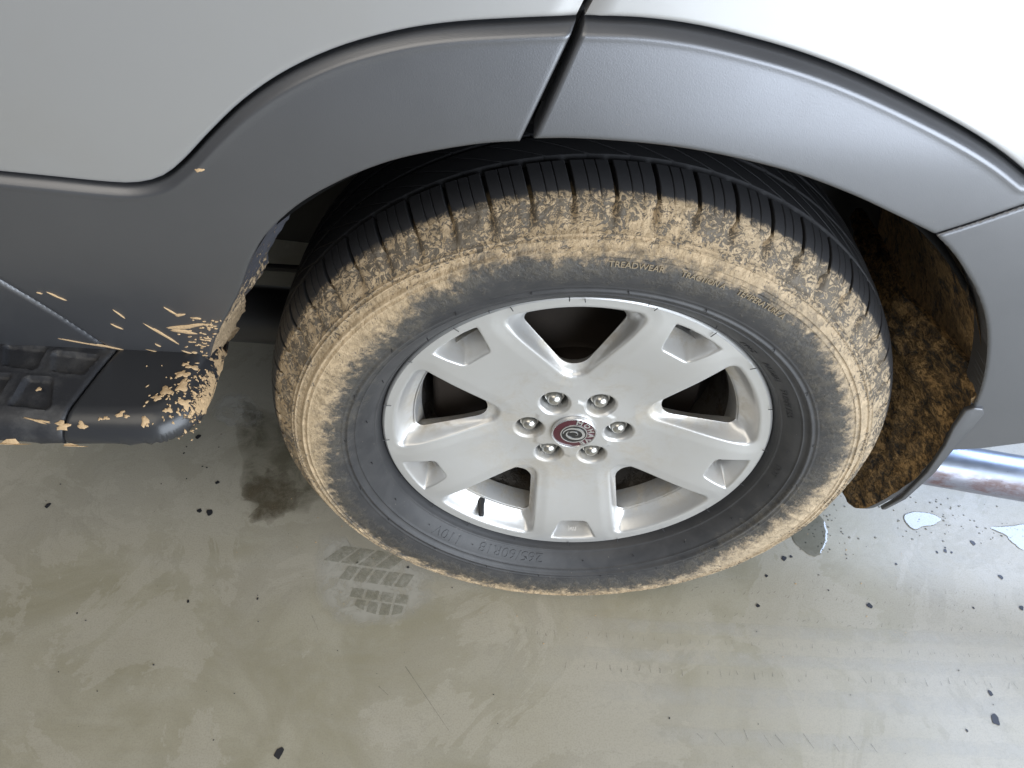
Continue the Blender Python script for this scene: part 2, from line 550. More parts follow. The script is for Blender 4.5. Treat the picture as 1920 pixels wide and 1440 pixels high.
# ---- tyre material in wheel space
def make_tyre(name):
    b = NB(name)
    co = b.coord(wheel)
    s = b.sep(co)
    r = b.math('SQRT', b.math('ADD', b.math('MULTIPLY', s[0], s[0]), b.math('MULTIPLY', s[2], s[2])))
    th = b.math('ARCTAN2', s[2], s[0])
    u = b.math('ADD', b.math('DIVIDE', th, 2 * math.pi), 0.5)
    pts = {}
    for a, rr in MUDB:
        uu = ((a / 360.0) + 0.5) % 1.0
        rr += 0.002; rr -= 0.013 * math.exp(-((a - 182) / 28.0) ** 2)
        pts[uu] = (rr - 0.25) / 0.15
    l = sorted(pts.items())
    endv = (l[0][1] + l[-1][1]) / 2
    l = [(0.0, endv)] + [p for p in l if 0.004 < p[0] < 0.996] + [(1.0, endv)]
    rb = b.math('ADD', b.math('MULTIPLY', b.curve(u, l), 0.15), 0.25)
    dirv = b.comb(b.math('DIVIDE', s[0], r), b.math('MULTIPLY', r, 3.0), b.math('DIVIDE', s[2], r))
    streak = b.noise(dirv, 16, 7, 0.72, 0.25)
    fine = b.noise(co, 120, 8, 0.72, 0.7)
    vfine = b.noise(co, 420, 4, 0.7, 1.2)
    worm = b.noise(co, 105, 5, 0.68, 2.2)
    mid = b.noise(co, 30, 5, 0.62, 0.4)
    d = b.math('SUBTRACT', r, rb)
    d = b.math('ADD', d, b.math('MULTIPLY', b.math('SUBTRACT', streak, 0.5), 0.060))
    d = b.math('ADD', d, b.math('MULTIPLY', b.math('SUBTRACT', fine, 0.5), 0.036))
    m = b.math('MULTIPLY', b.ramp(d, -0.004, 0.006), b.ramp(b.math('ADD', d, b.math('MULTIPLY', b.math('SUBTRACT', b.noise(dirv, 40, 5, 0.7), 0.5), 0.035)), -0.002, 0.020, 0.25, 1.0))
    # the tread face stays clean: mud stops at the shoulder
    yo = b.math('ADD', s[1], b.math('MULTIPLY', b.math('SUBTRACT', fine, 0.5), 0.012))
    m = b.math('MULTIPLY', m, b.ramp(yo, -0.0020, 0.0030, 1, 0))
    # flaked-off places: worm cracks and patches, denser near the shoulder
    dens = b.math('ADD', b.ramp(r, 0.322, 0.352, -0.025, 0.055), b.math('MULTIPLY', b.math('SUBTRACT', b.noise(co, 13, 3, 0.5), 0.5), 0.16))
    fl = b.math('ADD', b.math('ADD', b.math('MULTIPLY', worm, 0.50), b.math('ADD', b.math('MULTIPLY', mid, 0.30), b.math('MULTIPLY', vfine, 0.20))), dens)
    gone = b.ramp(fl, 0.535, 0.575)
    m = b.math('MULTIPLY', m, b.math('SUBTRACT', 1.0, b.math('MULTIPLY', gone, 0.85)))
    # thin wiped film inside the mud edge
    film = b.ramp(b.math('ADD', d, 0.020), -0.010, 0.012)
    film = b.math('MULTIPLY', film, b.ramp(b.noise(dirv, 30, 5, 0.7), 0.35, 0.65, 0.25, 1.0))
    film = b.math('MULTIPLY', film, b.ramp(yo, -0.0055, 0.002, 1, 0))
    rub = b.mix(b.ramp(mid, 0.3, 0.7), (0.032, 0.032, 0.034), (0.048, 0.047, 0.048))
    tread = b.ramp(s[1], -0.004, 0.004)
    rub = b.mix(tread, rub, (0.024, 0.024, 0.026))
    rub = b.mix(b.math('MULTIPLY', film, 0.26), rub, (0.19, 0.16, 0.11))
    # crumbs and light scuffs scattered over the sidewall
    sp = b.math('MULTIPLY', b.ramp(b.voro(co, 150), 0.04, 0.10, 1, 0), b.ramp(b.noise(co, 45, 3), 0.54, 0.60))
    sp = b.math('MULTIPLY', sp, b.ramp(yo, -0.0055, 0.002, 1, 0))
    rub = b.mix(b.math('MULTIPLY', sp, 0.6), rub, (0.36, 0.31, 0.24))
    hair = b.math('MULTIPLY', b.ramp(vfine, 0.60, 0.66), b.ramp(streak, 0.45, 0.60))
    rub = b.mix(b.math('MULTIPLY', hair, b.math('MULTIPLY', film, 0.5)), rub, (0.34, 0.28, 0.19))
    mudc = b.mix(b.ramp(b.noise(co, 60, 6, 0.7), 0.3, 0.7), (0.33, 0.246, 0.150), (0.52, 0.393, 0.250))
    greyer = b.ramp(s[0], 0.02, 0.22, 0.0, 0.30)
    mudc = b.mix(greyer, mudc, (0.50, 0.42, 0.32))
    # mud packed in the shoulder grooves
    gm = b.math('MULTIPLY', b.math('MULTIPLY', b.ramp(r, 0.3655, 0.3640), b.ramp(r, 0.350, 0.352)), b.math('MULTIPLY', b.ramp(s[1], -0.004, -0.001), b.ramp(s[1], 0.012, 0.028, 1, 0)))
    gm = b.math('MULTIPLY', gm, b.ramp(fine, 0.35, 0.6, 0.25, 0.9))
    m = b.math('MAXIMUM', m, gm)
    mudc = b.mix(gm, mudc, (0.26, 0.19, 0.10))
    col = b.mix(m, rub, mudc)
    h = b.math('ADD', b.math('MULTIPLY', m, 1.0), b.math('ADD', b.math('MULTIPLY', worm, 0.45), b.math('MULTIPLY', fine, 0.5)))
    h2 = b.math('MULTIPLY', h, b.ramp(film, 0, 1, 0.12, 1.0))
    nrm = b.bump(h2, 0.60, 0.0028)
    b.set(Base_Color=col, Roughness=b.ramp(m, 0, 1, 0.50, 0.92), Specular_IOR_Level=0.45, Normal=nrm)
    return b.m
M_tyre = make_tyre('tyre_rubber_with_mud')

# ---- tyre carcass
main = spline([(0.2405, 0.026), (0.2412, 0.014), (0.2445, 0.003), (0.2535, -0.010), (0.265, -0.0205), (0.280, -0.029), (0.300, -0.0345), (0.318, -0.0345), (0.334, -0.0300), (0.347, -0.0215), (0.357, -0.0120), (0.3640, -0.0035)], 12)
prof = np.array(main)
# moulded ridges
def ridges(r):
    o = np.zeros_like(r)
    for rc, wd, h in ((0.2480, 0.0011, 0.0010), (0.2690, 0.0008, 0.0007), (0.2770, 0.0022, 0.0016), (0.2835, 0.0007, 0.0006), (0.3235, 0.0010, 0.0009), (0.3290, 0.0013, 0.0016), (0.3385, 0.0010, 0.0013), (0.3425, 0.0009, 0.0011)):
        o += 1.7 * h * np.exp(-((r - rc) / wd) ** 2)
    return o
# resample densely along length
seg = np.r_[0, np.cumsum(np.hypot(*np.diff(prof, axis=0).T))]
ss = np.linspace(0, seg[-1], 150)
pr = np.stack([np.interp(ss, seg, prof[:, 0]), np.interp(ss, seg, prof[:, 1])], 1)
side_n = len(pr)
tail = [(0.3650, -0.001), (0.3600, 0.006), (0.3640, 0.020), (0.3700, 0.045), (0.3720, 0.075), (0.3730, 0.100), (0.3720, 0.125), (0.3700, 0.155), (0.3640, 0.180), (0.3640, 0.203), (0.350, 0.220), (0.318, 0.2345), (0.28, 0.229), (0.2445, 0.198)]
profile = np.vstack([pr, tail])
NT = 960
tv, tf = lathe(profile, NT)
tv = tv.reshape(len(profile), NT, 3)
rr = np.hypot(tv[:, :, 0], tv[:, :, 2])
th = np.arctan2(tv[:, :, 2], tv[:, :, 0])
dy = np.zeros_like(rr)
dy[:side_n] -= ridges(rr[:side_n])
# buttress notches continuing the shoulder grooves down the sidewall, with little teeth between
PITCH_N = 60
ph = (th / (2 * math.pi) * PITCH_N) % 1.0
dn = np.minimum(ph, 1 - ph) * (2 * math.pi / PITCH_N) * rr
gr = smoothstep(rr, 0.3420, 0.356) * (rr < 0.3655)
dy[:side_n] += (0.0085 * gr * np.exp(-(dn / 0.0038) ** 2))[:side_n]
ph3 = (th / (2 * math.pi) * PITCH_N * 3) % 1.0
dn3 = np.minimum(ph3, 1 - ph3) * (2 * math.pi / PITCH_N / 3) * rr
dy[:side_n] += (0.0014 * smoothstep(rr, 0.349, 0.357) * np.exp(-(dn3 / 0.0012) ** 2))[:side_n]
# fine radial serration band between the two ribs
ser = ((rr > 0.3305) & (rr < 0.3375)).astype(float)
dy[:side_n] += (0.0006 * ser * (np.sin(th * 420) > 0.2))[:side_n]
# lumps of caked mud
fld = np.zeros_like(rr)
for i in range(60, side_n):
    for j in range(NT):
        v = tv[i, j]
        fld[i, j] = mnoise.noise(Vector((v[0] * 55, v[1] * 55, v[2] * 55))) * 0.6 + mnoise.noise(Vector((v[0] * 170, v[1] * 170, v[2] * 170))) * 0.4
mb = sorted(MUDB)
ma = np.array([a for a, _ in mb]); mr = np.array([r for _, r in mb])
rbv = np.interp(np.degrees(th) % 360, np.r_[ma[-1] - 360, ma, ma[0] + 360], np.r_[mr[-1], mr, mr[0]])
mk = smoothstep(rr, rbv - 0.004, rbv + 0.012) * (np.arange(len(profile))[:, None] < side_n)
dy -= mk * (0.0006 + 0.0013 * fld)
tv[:, :, 1] += dy
def settle(z):
    return np.maximum(z, -H + 0.0005)
low = np.clip((-H + 0.06 - tv[:, :, 2]) / 0.06, 0, 1)
bulge = low * smoothstep(rr, 0.27, 0.31) * (1 - smoothstep(rr, 0.345, 0.362))
tv[:side_n, :, 1] -= 0.002 * bulge[:side_n]
tv[:, :, 2] = settle(tv[:, :, 2])
tyre = mesh_obj('tyre', tv.reshape(-1, 3), tf, M_tyre, wheel, smooth=50)
tyre['label'] = 'black rubber tyre caked with dried tan mud round its shoulder'

side_r = pr[:, 0]; side_y = pr[:, 1] - ridges(pr[:, 0])
def side_at(r):
    return np.interp(r, side_r[12:], side_y[12:])

# ---- tread blocks
TY = np.array([-0.004, 0.0, 0.01, 0.02, 0.035, 0.06, 0.1, 0.14, 0.165, 0.18, 0.19, 0.2, 0.204])
TR = np.array([0.3650, 0.3680, 0.3735, 0.3770, 0.3800, 0.3822, 0.3830, 0.3822, 0.3800, 0.3770, 0.3735, 0.3680, 0.365])
def block_mesh(y0, y1, bars, depth, skew=0.0, ny=6):
    """bars: list of (theta0, theta1) in degrees; follows the crown of the tread"""
    V, F = [], []
    for a, b_ in bars:
        base = len(V)
        rings = []
        for lvl in range(3):
            for i in range(ny + 1):
                y = y0 + (y1 - y0) * i / ny
                cut = 0.0007
                R = float(np.interp(y, TY, TR))
                sk = skew * (i / ny - 0.5)
                aa, bb = a, b_
                if lvl == 0: R -= depth
                if lvl == 1: R -= cut
                if lvl == 2:
                    ins = math.degrees(cut / 0.38)
                    aa, bb = a + ins, b_ - ins
                    if i == 0: y += cut
                    if i == ny: y -= cut
                for t in (aa, (aa + bb) / 2, bb):
                    t = math.radians(t + sk)
                    V.append((R * math.cos(t), y, R * math.sin(t)))
        n1 = (ny + 1) * 3
        def idx(l, i, k): return base + l * n1 + i * 3 + k
        for i in range(ny):
            for k in range(2):
                F.append((idx(2, i, k), idx(2, i, k + 1), idx(2, i + 1, k + 1), idx(2, i + 1, k)))
            for l in range(2):
                F.append((idx(l, i, 0), idx(l + 1, i, 0), idx(l + 1, i + 1, 0), idx(l, i + 1, 0)))
                F.append((idx(l, i + 1, 2), idx(l + 1, i + 1, 2), idx(l + 1, i, 2), idx(l, i, 2)))
        for l in range(2):
            for k in range(2):
                F.append((idx(l, 0, k), idx(l, 0, k + 1), idx(l + 1, 0, k + 1), idx(l + 1, 0, k)))
                F.append((idx(l, ny, k + 1), idx(l, ny, k), idx(l + 1, ny, k), idx(l + 1, ny, k + 1)))
    return V, F

def rotY(a):
    # rotation about Y that turns +X towards +Z by a
    return Matrix(((math.cos(a), 0, -math.sin(a), 0), (0, 1, 0, 0), (math.sin(a), 0, math.cos(a), 0), (0, 0, 0, 1)))

def ring_of_blocks(name, y0, y1, bars, depth, skew, off):
    proto = None
    V, F = block_mesh(y0, y1, bars, depth, skew)
    for i in range(PITCH_N):
        ang = i * 360.0 / PITCH_N + off
        c = ((ang - 270 + 180) % 360) - 180
        if abs(c) < 24:                      # pressed flat where the tyre meets the floor
            Rm = rotY(math.radians(ang))
            W = []
            for v in V:
                q = Rm @ Vector(v)
                W.append((q.x, q.y, max(q.z, -H + 0.0006)))
            mesh_obj(name, W, F, M_tyre, wheel, smooth=30)
            continue
        if proto is None:
            proto = mesh_obj(name, V, F, M_tyre, wheel, smooth=30)
            proto.matrix_basis = rotY(math.radians(ang))
        else:
            copy_part(proto, wheel, rotY(math.radians(ang)))
ring_of_blocks('shoulder_tread_block', -0.004, 0.0345, [(0.32, 2.12), (2.21, 3.72), (3.81, 5.68)], 0.0095, 1.0, 0.0)
ring_of_blocks('tread_block', 0.0420, 0.0755, [(0.15, 5.85)], 0.009, 9.0, 2.0)
V, F = [], []
for y0, y1, bars, sk, off in ((0.0815, 0.1185, [(0.12, 5.88)], 9.0, 4.0), (0.1245, 0.1585, [(0.15, 5.85)], 9.0, 0.5), (0.1645, 0.204, [(0.42, 5.58)], 1.0, 3.0)):
    v0, f0 = block_mesh(y0, y1, bars, 0.009, sk)
    for i in range(PITCH_N):
        Rm = rotY(math.radians(i * 6 + off))
        bs = len(V)
        for v in v0:
            q = Rm @ Vector(v)
            V.append((q.x, q.y, max(q.z, -H + 0.0006)))
        F += [tuple(k + bs for k in f) for f in f0]
tag(mesh_obj('inner_tread', V, F, M_tyre, wheel, smooth=30), kind='stuff')

# ---- moulded lettering (tops outwards, reading clockwise)
def ring_text(name, txt, th0, th1, r0, size, depth, mat, squash=None):
    V, F = text_mesh(txt, size, depth)
    x = np.array([v[0] for v in V]); x1 = x.max()
    k = math.radians(th0 - th1) / x1
    W = []
    for v in V:
        r = r0 + v[1]
        t = math.radians(th0) - v[0] * k
        y = float(side_at(r)) - max(v[2], -0.0002) - 0.0001
        W.append((r * math.cos(t), y, r * math.sin(t)))
    o = mesh_obj(name, W, F, mat, wheel, smooth=0)
    return o
ring_text('moulded_lettering', 'TREADWEAR', 90.0, 80.5, 0.3125, 0.0088, 0.0011, M_mudlet)
ring_text('moulded_lettering', 'TRACTION A', 77.5, 69.2, 0.3125, 0.0088, 0.0011, M_mudlet)
ring_text('moulded_lettering', 'TEMPERATURE A', 66.8, 55.8, 0.3125, 0.0088, 0.0011, M_mudlet)
ring_text('moulded_lettering', 'M+S', 52.8, 47.8, 0.2535, 0.0085, 0.0008, M_rubber_dark)
ring_text('moulded_lettering', 'RADIAL', 43.2, 34.6, 0.2535, 0.0085, 0.0008, M_rubber_dark)
ring_text('moulded_lettering', 'TUBELESS', 32.0, 20.0, 0.2535, 0.0085, 0.0008, M_rubber_dark)
ring_text('moulded_lettering', 'DOT', 359.0, 354.0, 0.2535, 0.0080, 0.0007, M_rubber_dark)
ring_text('moulded_lettering', '265/60R18', 265.0, 243.0, 0.2525, 0.0150, 0.0009, M_rubber_dark)
ring_text('moulded_lettering', '110V', 236.5, 225.5, 0.2540, 0.0150, 0.0009, M_rubber_dark)

# ---- rubber vent hairs left from the mould
V, F = [], []
def hair(p, q, rad):
    v0, f0 = tube([p, q], rad, 5)
    bs = len(V)
    V.extend(v0); F.extend([tuple(k + bs for k in f) for f in f0])
for i in range(20):
    t = math.radians(2.5 + i * 18)
    for (ra, ya, rc, yc, off) in ((0.2418, 0.0015, 0.2345, 0.0022, 0.0), (0.2580, None, 0.2560, None, 5.0), (0.2805, None, 0.2790, None, 11.0)):
        tt = t + math.radians(off + rng.uniform(-1.2, 1.2))
        l = rng.uniform(0.6, 1.3)
        if ya is None:
            y1 = float(side_at(ra)) - 0.0002
            p = (ra * math.cos(tt), y1, ra * math.sin(tt))
            t2 = tt - rng.uniform(-0.004, 0.004)
            q = (rc * math.cos(t2), y1 - 0.0035 * l, rc * math.sin(t2))
        else:
            t2 = tt + rng.uniform(-0.004, 0.004)
            rc2 = ra - (ra - rc) * l
            p = (ra * math.cos(tt), ya - 0.001, ra * math.sin(tt))
            q = (rc2 * math.cos(t2), yc, rc2 * math.sin(t2))
        hair(p, q, 0.00055)
tag(mesh_obj('rubber_hairs', V, F, M_rubber_dark, wheel), kind='stuff')

# ---- alloy face: polar height field with five windows, five rim pockets and six nut wells
def fillet(verts, radii, n=7):
    out = []
    m = len(verts)
    for i in range(m):
        p = np.array(verts[i]); a = np.array(verts[i - 1]); c = np.array(verts[(i + 1) % m]); R = radii[i]
        if R <= 0:
            out.append(tuple(p)); continue
        u = (a - p) / np.linalg.norm(a - p); v = (c - p) / np.linalg.norm(c - p)
        ang = math.acos(max(-1, min(1, u @ v)))
        L = R / math.tan(ang / 2)
        p1, p2 = p + u * L, p + v * L
        ctr = p + (u + v) / np.linalg.norm(u + v) * (R / math.sin(ang / 2))
        a1 = math.atan2(*(p1 - ctr)[::-1]); a2 = math.atan2(*(p2 - ctr)[::-1])
        da = (a2 - a1 + math.pi) % (2 * math.pi) - math.pi
        for k in range(n + 1):
            t = a1 + da * k / n
            out.append((ctr[0] + R * math.cos(t), ctr[1] + R * math.sin(t)))
    return out
def wedge(apex, slope, rout, rtip, rcor):
    # corner where the side line meets the outer arc
    f = lambda q: (slope * (q - apex)) ** 2 + q * q - rout * rout
    lo, hi = apex, rout
    for _ in range(60):
        mid = (lo + hi) / 2
        if f(mid) > 0: hi = mid
        else: lo = mid
    cx, cz = slope * (lo - apex), lo
    A = math.atan2(cx, cz)
    vs_ = [(0, apex), (cx, cz)] + [(rout * math.sin(A * k), rout * math.cos(A * k)) for k in np.linspace(0.80, -0.80, 17)] + [(-cx, cz)]
    rs = [rtip, rcor] + [0] * 17 + [rcor]
    return fillet(vs_, rs)
WIN_O = wedge(0.0770, 0.60, 0.2270, 0.0210, 0.0120)
WIN_I = wedge(0.0955, 0.62, 0.2035, 0.0210, 0.0090)
A = math.radians(8.7)
PO_O = fillet([(-0.0195, 0.1845), (0.0195, 0.1845), (0.2285 * math.sin(A), 0.2285 * math.cos(A)), (0.0172, 0.22785), (0.0, 0.2285), (-0.0172, 0.22785), (-0.2285 * math.sin(A), 0.2285 * math.cos(A))], [0.0085, 0.0085, 0.0012, 0, 0, 0, 0.0012])
PO_I = fillet([(-0.0135, 0.1965), (0.0135, 0.1965), (0.0190, 0.2135), (-0.0190, 0.2135)], [0.005, 0.005, 0.003, 0.003])
rows_r = np.r_[np.linspace(0.0265, 0.080, 74), np.linspace(0.0810, 0.2380, 170)]
NTH = 1500
thg = np.linspace(0, 2 * math.pi, NTH, endpoint=False)
Rg, Tg = np.meshgrid(rows_r, thg, indexing='ij')
yf = 0.004 + 0.022 * smoothstep(-Rg, -0.218, -0.072)
Y = yf.copy()
S = np.full(Rg.shape, 1.0)
half = math.radians(36)
def local(c_deg):
    dd = (Tg - math.radians(c_deg) + math.pi) % (2 * math.pi) - math.pi
    return dd, Rg * np.sin(dd), Rg * np.cos(dd)
for k in range(5):
    dd, lat, rad = local(95 + 72 * k)
    sel = np.abs(dd) < half
    la, ra = lat[sel], rad[sel]
    do = poly_sdf(la, ra, WIN_O)
    di = -poly_sdf(la, ra, WIN_I)
    dop, dip = np.maximum(do, 0), np.maximum(di, 0)
    t = dop / (dop + dip + 1e-9)
    bev = 0.0036 * smoothstep(dop, 0.0, 0.0060) + 0.0004 * smoothstep(do, -0.002, 0.0)
    wall = smoothstep(t, 0.0, 0.55) * 0.25 + np.clip((t - 0.14) / 0.86, 0, 1) * 0.75
    yb_ = 0.033
    sink = 0.0014 * (1 - smoothstep(-do, 0.0, 0.018))
    yy = yf[sel] + sink + bev + wall * np.maximum(yb_ - yf[sel] - bev - sink, 0.006)
    Y[sel] = np.where(do > -0.019, yy, Y[sel])
    S[sel] = np.minimum(S[sel], di)
    dd, lat, rad = local(59 + 72 * k)
    sel = (np.abs(dd) < math.radians(16)) & (Rg > 0.17)
    la, ra = lat[sel], rad[sel]
    do = poly_sdf(la, ra, PO_O)
    di = -poly_sdf(la, ra, PO_I)
    dop, dip = np.maximum(do, 0), np.maximum(di, 0)
    t = dop / (dop + dip + 1e-9)
    bev = 0.0020 * smoothstep(dop, 0.0, 0.0035)
    deep = 0.046
    y0_ = Y[sel]
    yy = y0_ + bev + np.clip((t - 0.10) / 0.90, 0, 1) * (deep - y0_ - bev)
    Y[sel] = np.where(do > 0, yy, Y[sel])
    S[sel] = np.minimum(S[sel], di)
# hexagonal hub boss
hexr = 0.0475 / np.maximum(np.cos((Tg + math.pi / 6) % (math.pi / 3) - math.pi / 6), 0.1)
Y -= 0.0016 * (1 - smoothstep(Rg, hexr - 0.0030, hexr + 0.0045))
LUG = [(0.0571 * math.cos(math.radians(a)), 0.0571 * math.sin(math.radians(a))) for a in range(0, 360, 60)]
Xg, Zg = Rg * np.cos(Tg), Rg * np.sin(Tg)
for lx, lz in LUG:
    d = np.hypot(Xg - lx, Zg - lz)
    Y += 0.0026 * (1 - smoothstep(d, 0.0172, 0.0212))
    Y += 0.028 * (1 - smoothstep(d, 0.0142, 0.0176))
# smoothing of creases along the grid
for _ in range(2):
    Y[1:-1] = 0.25 * Y[:-2] + 0.5 * Y[1:-1] + 0.25 * Y[2:]
    Y = 0.25 * np.roll(Y, 1, 1) + 0.5 * Y + 0.25 * np.roll(Y, -1, 1)
ex_r = np.array([0.2392, 0.2402, 0.2411, 0.2416, 0.2416, 0.2385])
ex_y = np.array([0.0053, 0.0060, 0.0075, 0.0100, 0.0220, 0.0300])
P = np.stack([Xg, Y, Zg], -1)
E_ = np.zeros((len(ex_r), NTH, 3))
E_[:, :, 0] = ex_r[:, None] * np.cos(thg); E_[:, :, 1] = ex_y[:, None]; E_[:, :, 2] = ex_r[:, None] * np.sin(thg)
P = np.concatenate([P, E_], 0)
S = np.concatenate([S, np.ones((len(ex_r), NTH))], 0)
fv, ff, fe = clip_field(P, S, wrap=True)
def undercut(p):
    t = math.degrees(math.atan2(p[2], p[0])); r = math.hypot(p[0], p[2])
    kw = round((t - 95) / 72.0); cw = math.radians(95 + 72 * kw); rc = 0.165
    kp = round((t - 59) / 72.0); cp_ = 59 + 72 * kp
    if r > 0.19 and abs(t - cp_) < 6.5: cw, rc = math.radians(cp_), 0.205
    dx, dz = p[0] - rc * math.cos(cw), p[2] - rc * math.sin(cw)
    L = math.hypot(dx, dz) + 1e-9
    return (dx / L * 0.011, 0.017, dz / L * 0.011)
extrude_edges(fv, ff, fe, undercut)
bv, bf = lathe([(0.2050, 0.0300), (0.2032, 0.0350), (0.1990, 0.0540), (0.1985, 0.0620), (0.2020, 0.0640)], 180)
mesh_obj('barrel_lip', bv, bf, M_alloy, wheel)
def in_well(f):
    c = [(fv[f[0]][0] + fv[f[2]][0]) / 2, (fv[f[0]][2] + fv[f[2]][2]) / 2]
    if c[0] * c[0] + c[1] * c[1] > 0.0065: return 0
    return 1 if min((c[0] - lx) ** 2 + (c[1] - lz) ** 2 for lx, lz in LUG) < 0.0163 ** 2 else 0
rim = mesh_obj('rim', fv, ff, [M_alloy, M_well], wheel, smooth=40, mat_idx=[in_well(f) for f in ff])
rim['label'] = 'silver painted five spoke alloy rim'

# ---- centre cap
cv, cf = lathe([(0.0005, 0.0195), (0.012, 0.0196), (0.0255, 0.0202), (0.0268, 0.0206)], 72)
cap = mesh_obj('centre_cap', cv, cf, M_capred, wheel)
cap['label'] = 'wine red and silver centre cap'
rv, rf = lathe([(0.0262, 0.0206), (0.0268, 0.0192), (0.0277, 0.0188), (0.0286, 0.0196), (0.0290, 0.0240)], 72)
mesh_obj('cap_rim', rv, rf, M_capsilver, wheel)
rv, rf = lathe([(0.0003, 0.0190), (0.0158, 0.0190), (0.0164, 0.0196)], 60)
mesh_obj('cap_disc', rv, rf, M_capblack, wheel)
rv, rf = lathe([(0.0158, 0.0196), (0.0160, 0.0186), (0.0172, 0.0186), (0.0174, 0.0200)], 60)
mesh_obj('cap_ring', rv, rf, M_capsilver, wheel)
# swirl emblem: an oval band that thins and curls inwards
V, F = [], []
def band(fn_o, fn_i, n, y, dep=0.0006):
    bs = len(V)
    for i in range(n + 1):
        t = i / n
        for p in (fn_o(t), fn_i(t)):
            V.append((p[0], y, p[1]))
        for p in (fn_o(t), fn_i(t)):
            V.append((p[0], y + dep, p[1]))
    for i in range(n):
        a = bs + i * 4; c = a + 4
        F.append((a, c, c + 1, a + 1))
        F.append((a, a + 2, c + 2, c))
        F.append((a + 1, c + 1, c + 3, a + 3))
ell = lambda A_, B_, a, rot, cx=0, cz=0: (cx + A_ * math.cos(a) * math.cos(rot) - B_ * math.sin(a) * math.sin(rot), cz + A_ * math.cos(a) * math.sin(rot) + B_ * math.sin(a) * math.cos(rot))
ro = math.radians(-14)
def so(t):
    a = math.radians(195 - 400 * t)
    k = 1.0 - 0.36 * max(0, t - 0.55) / 0.45
    return ell(0.0144 * k, 0.0120 * k, a, ro)
def si(t):
    a = math.radians(195 - 400 * t)
    wd = 0.0008 + 0.0027 * math.sin(math.pi * min(1, t * 1.02)) ** 0.8
    k = 1.0 - 0.36 * max(0, t - 0.55) / 0.45
    return ell(0.0144 * k - wd, 0.0120 * k - wd, a, ro)
band(so, si, 60, 0.0184)
def to(t):
    a = math.radians(155 - 200 * t)
    return ell(0.0078 - 0.0034 * t, 0.0056 - 0.0022 * t, a, ro)
def ti(t):
    a = math.radians(155 - 200 * t)
    wd = 0.0003 + 0.0014 * (1 - t)
    return ell(0.0078 - 0.0034 * t - wd, 0.0056 - 0.0022 * t - wd, a, ro)
band(to, ti, 30, 0.0184)
mesh_obj('cap_emblem', V, F, M_capsilver, wheel, smooth=0)
angs = {'M': 76, 'O': 47, 'H': 19, 'A': -8, 'V': -33, 'E': -56}
V, F = [], []
for ch, a in angs.items():
    v0, f0 = text_mesh(ch, 0.0098, 0.0005, offset=0.00032)
    x = np.array([v[0] for v in v0]); mid = (x.min() + x.max()) / 2
    sx = 1.10
    bs = len(V)
    for v in v0:
        t = math.radians(a) - (v[0] - mid) * sx / 0.0215
        r = 0.0187 + v[1]
        V.append((r * math.cos(t), 0.0196 - v[2], r * math.sin(t)))
    F += [tuple(k + bs for k in f) for f in f0]
mesh_obj('cap_lettering', V, F, M_capsilver, wheel, smooth=0)

# ---- wheel nuts: hexagon with a domed end
prof_n = [(0.0, 0.0), (0.0030, 0.0003), (0.0058, 0.0016), (0.0077, 0.0040), (0.0085, 0.0070), (0.0087, 0.0105)]
V, F = [], []
n = 36
for r, y in prof_n[1:]:
    for k in range(n):
        t = 2 * math.pi * k / n
        V.append((r * math.cos(t), y, r * math.sin(t)))
for i in range(len(prof_n) - 2):
    for k in range(n):
        F.append((i * n + k, i * n + (k + 1) % n, (i + 1) * n + (k + 1) % n, (i + 1) * n + k))
F.append(tuple(range(n)))
b0 = len(V)
def hexrad(t, R):
    return R / math.cos((t + math.pi / 6) % (math.pi / 3) - math.pi / 6)
for lv, (kind_, R, y) in enumerate((('c', 0.0089, 0.0098), ('c', 0.0103, 0.0100), ('h', 0.0104, 0.0118), ('h', 0.0104, 0.026), ('c', 0.0125, 0.027))):
    for k in range(n):
        t = 2 * math.pi * k / n
        rr_ = R if kind_ == 'c' else hexrad(t, R)
        V.append((rr_ * math.cos(t), y, rr_ * math.sin(t)))
for i in range(4):
    for k in range(n):
        F.append((b0 + i * n + k, b0 + i * n + (k + 1) % n, b0 + (i + 1) * n + (k + 1) % n, b0 + (i + 1) * n + k))
nut = None
for i, (lx, lz) in enumerate(LUG):
    Mx = Matrix.Translation((lx, 0.0265, lz)) @ rotY(math.radians(13 + 37 * i)) @ Matrix.Scale(1.14, 4)
    if nut is None:
        nut = mesh_obj('wheel_nut', V, F, M_nut, wheel, smooth=32)
        nut.matrix_basis = Mx
    else:
        copy_part(nut, wheel, Mx)

# ---- valve stem
vv, vf = tube([(-0.1205, 0.052, -0.172), (-0.1195, 0.042, -0.1735), (-0.1187, 0.033, -0.175), (-0.1180, 0.026, -0.1765), (-0.1177, 0.023, -0.177), (-0.1165, 0.008, -0.180), (-0.1164, 0.0065, -0.1803)],
              [0.0085, 0.0082, 0.0072, 0.0058, 0.0046, 0.0042, 0.0034], 18)
mesh_obj('valve_stem', vv, vf, M_valve, wheel)

# casting mark on the lowest rim pocket
V, F = text_mesh('JWL', 0.0075, 0.0003)
x = np.array([v[0] for v in V]); mid = (x.min() + x.max()) / 2
W = []
for v in V:
    t = math.radians(275) + (v[0] - mid) / 0.22
    q = (v[1] - 0.003)
    r = 0.2200 + q * 0.62
    W.append((r * math.cos(t), 0.0165 - q * 0.9 - v[2] * 0.8 - 0.0006, r * math.sin(t)))
mesh_obj('casting_mark', W, F, M_alloy, wheel, smooth=0)

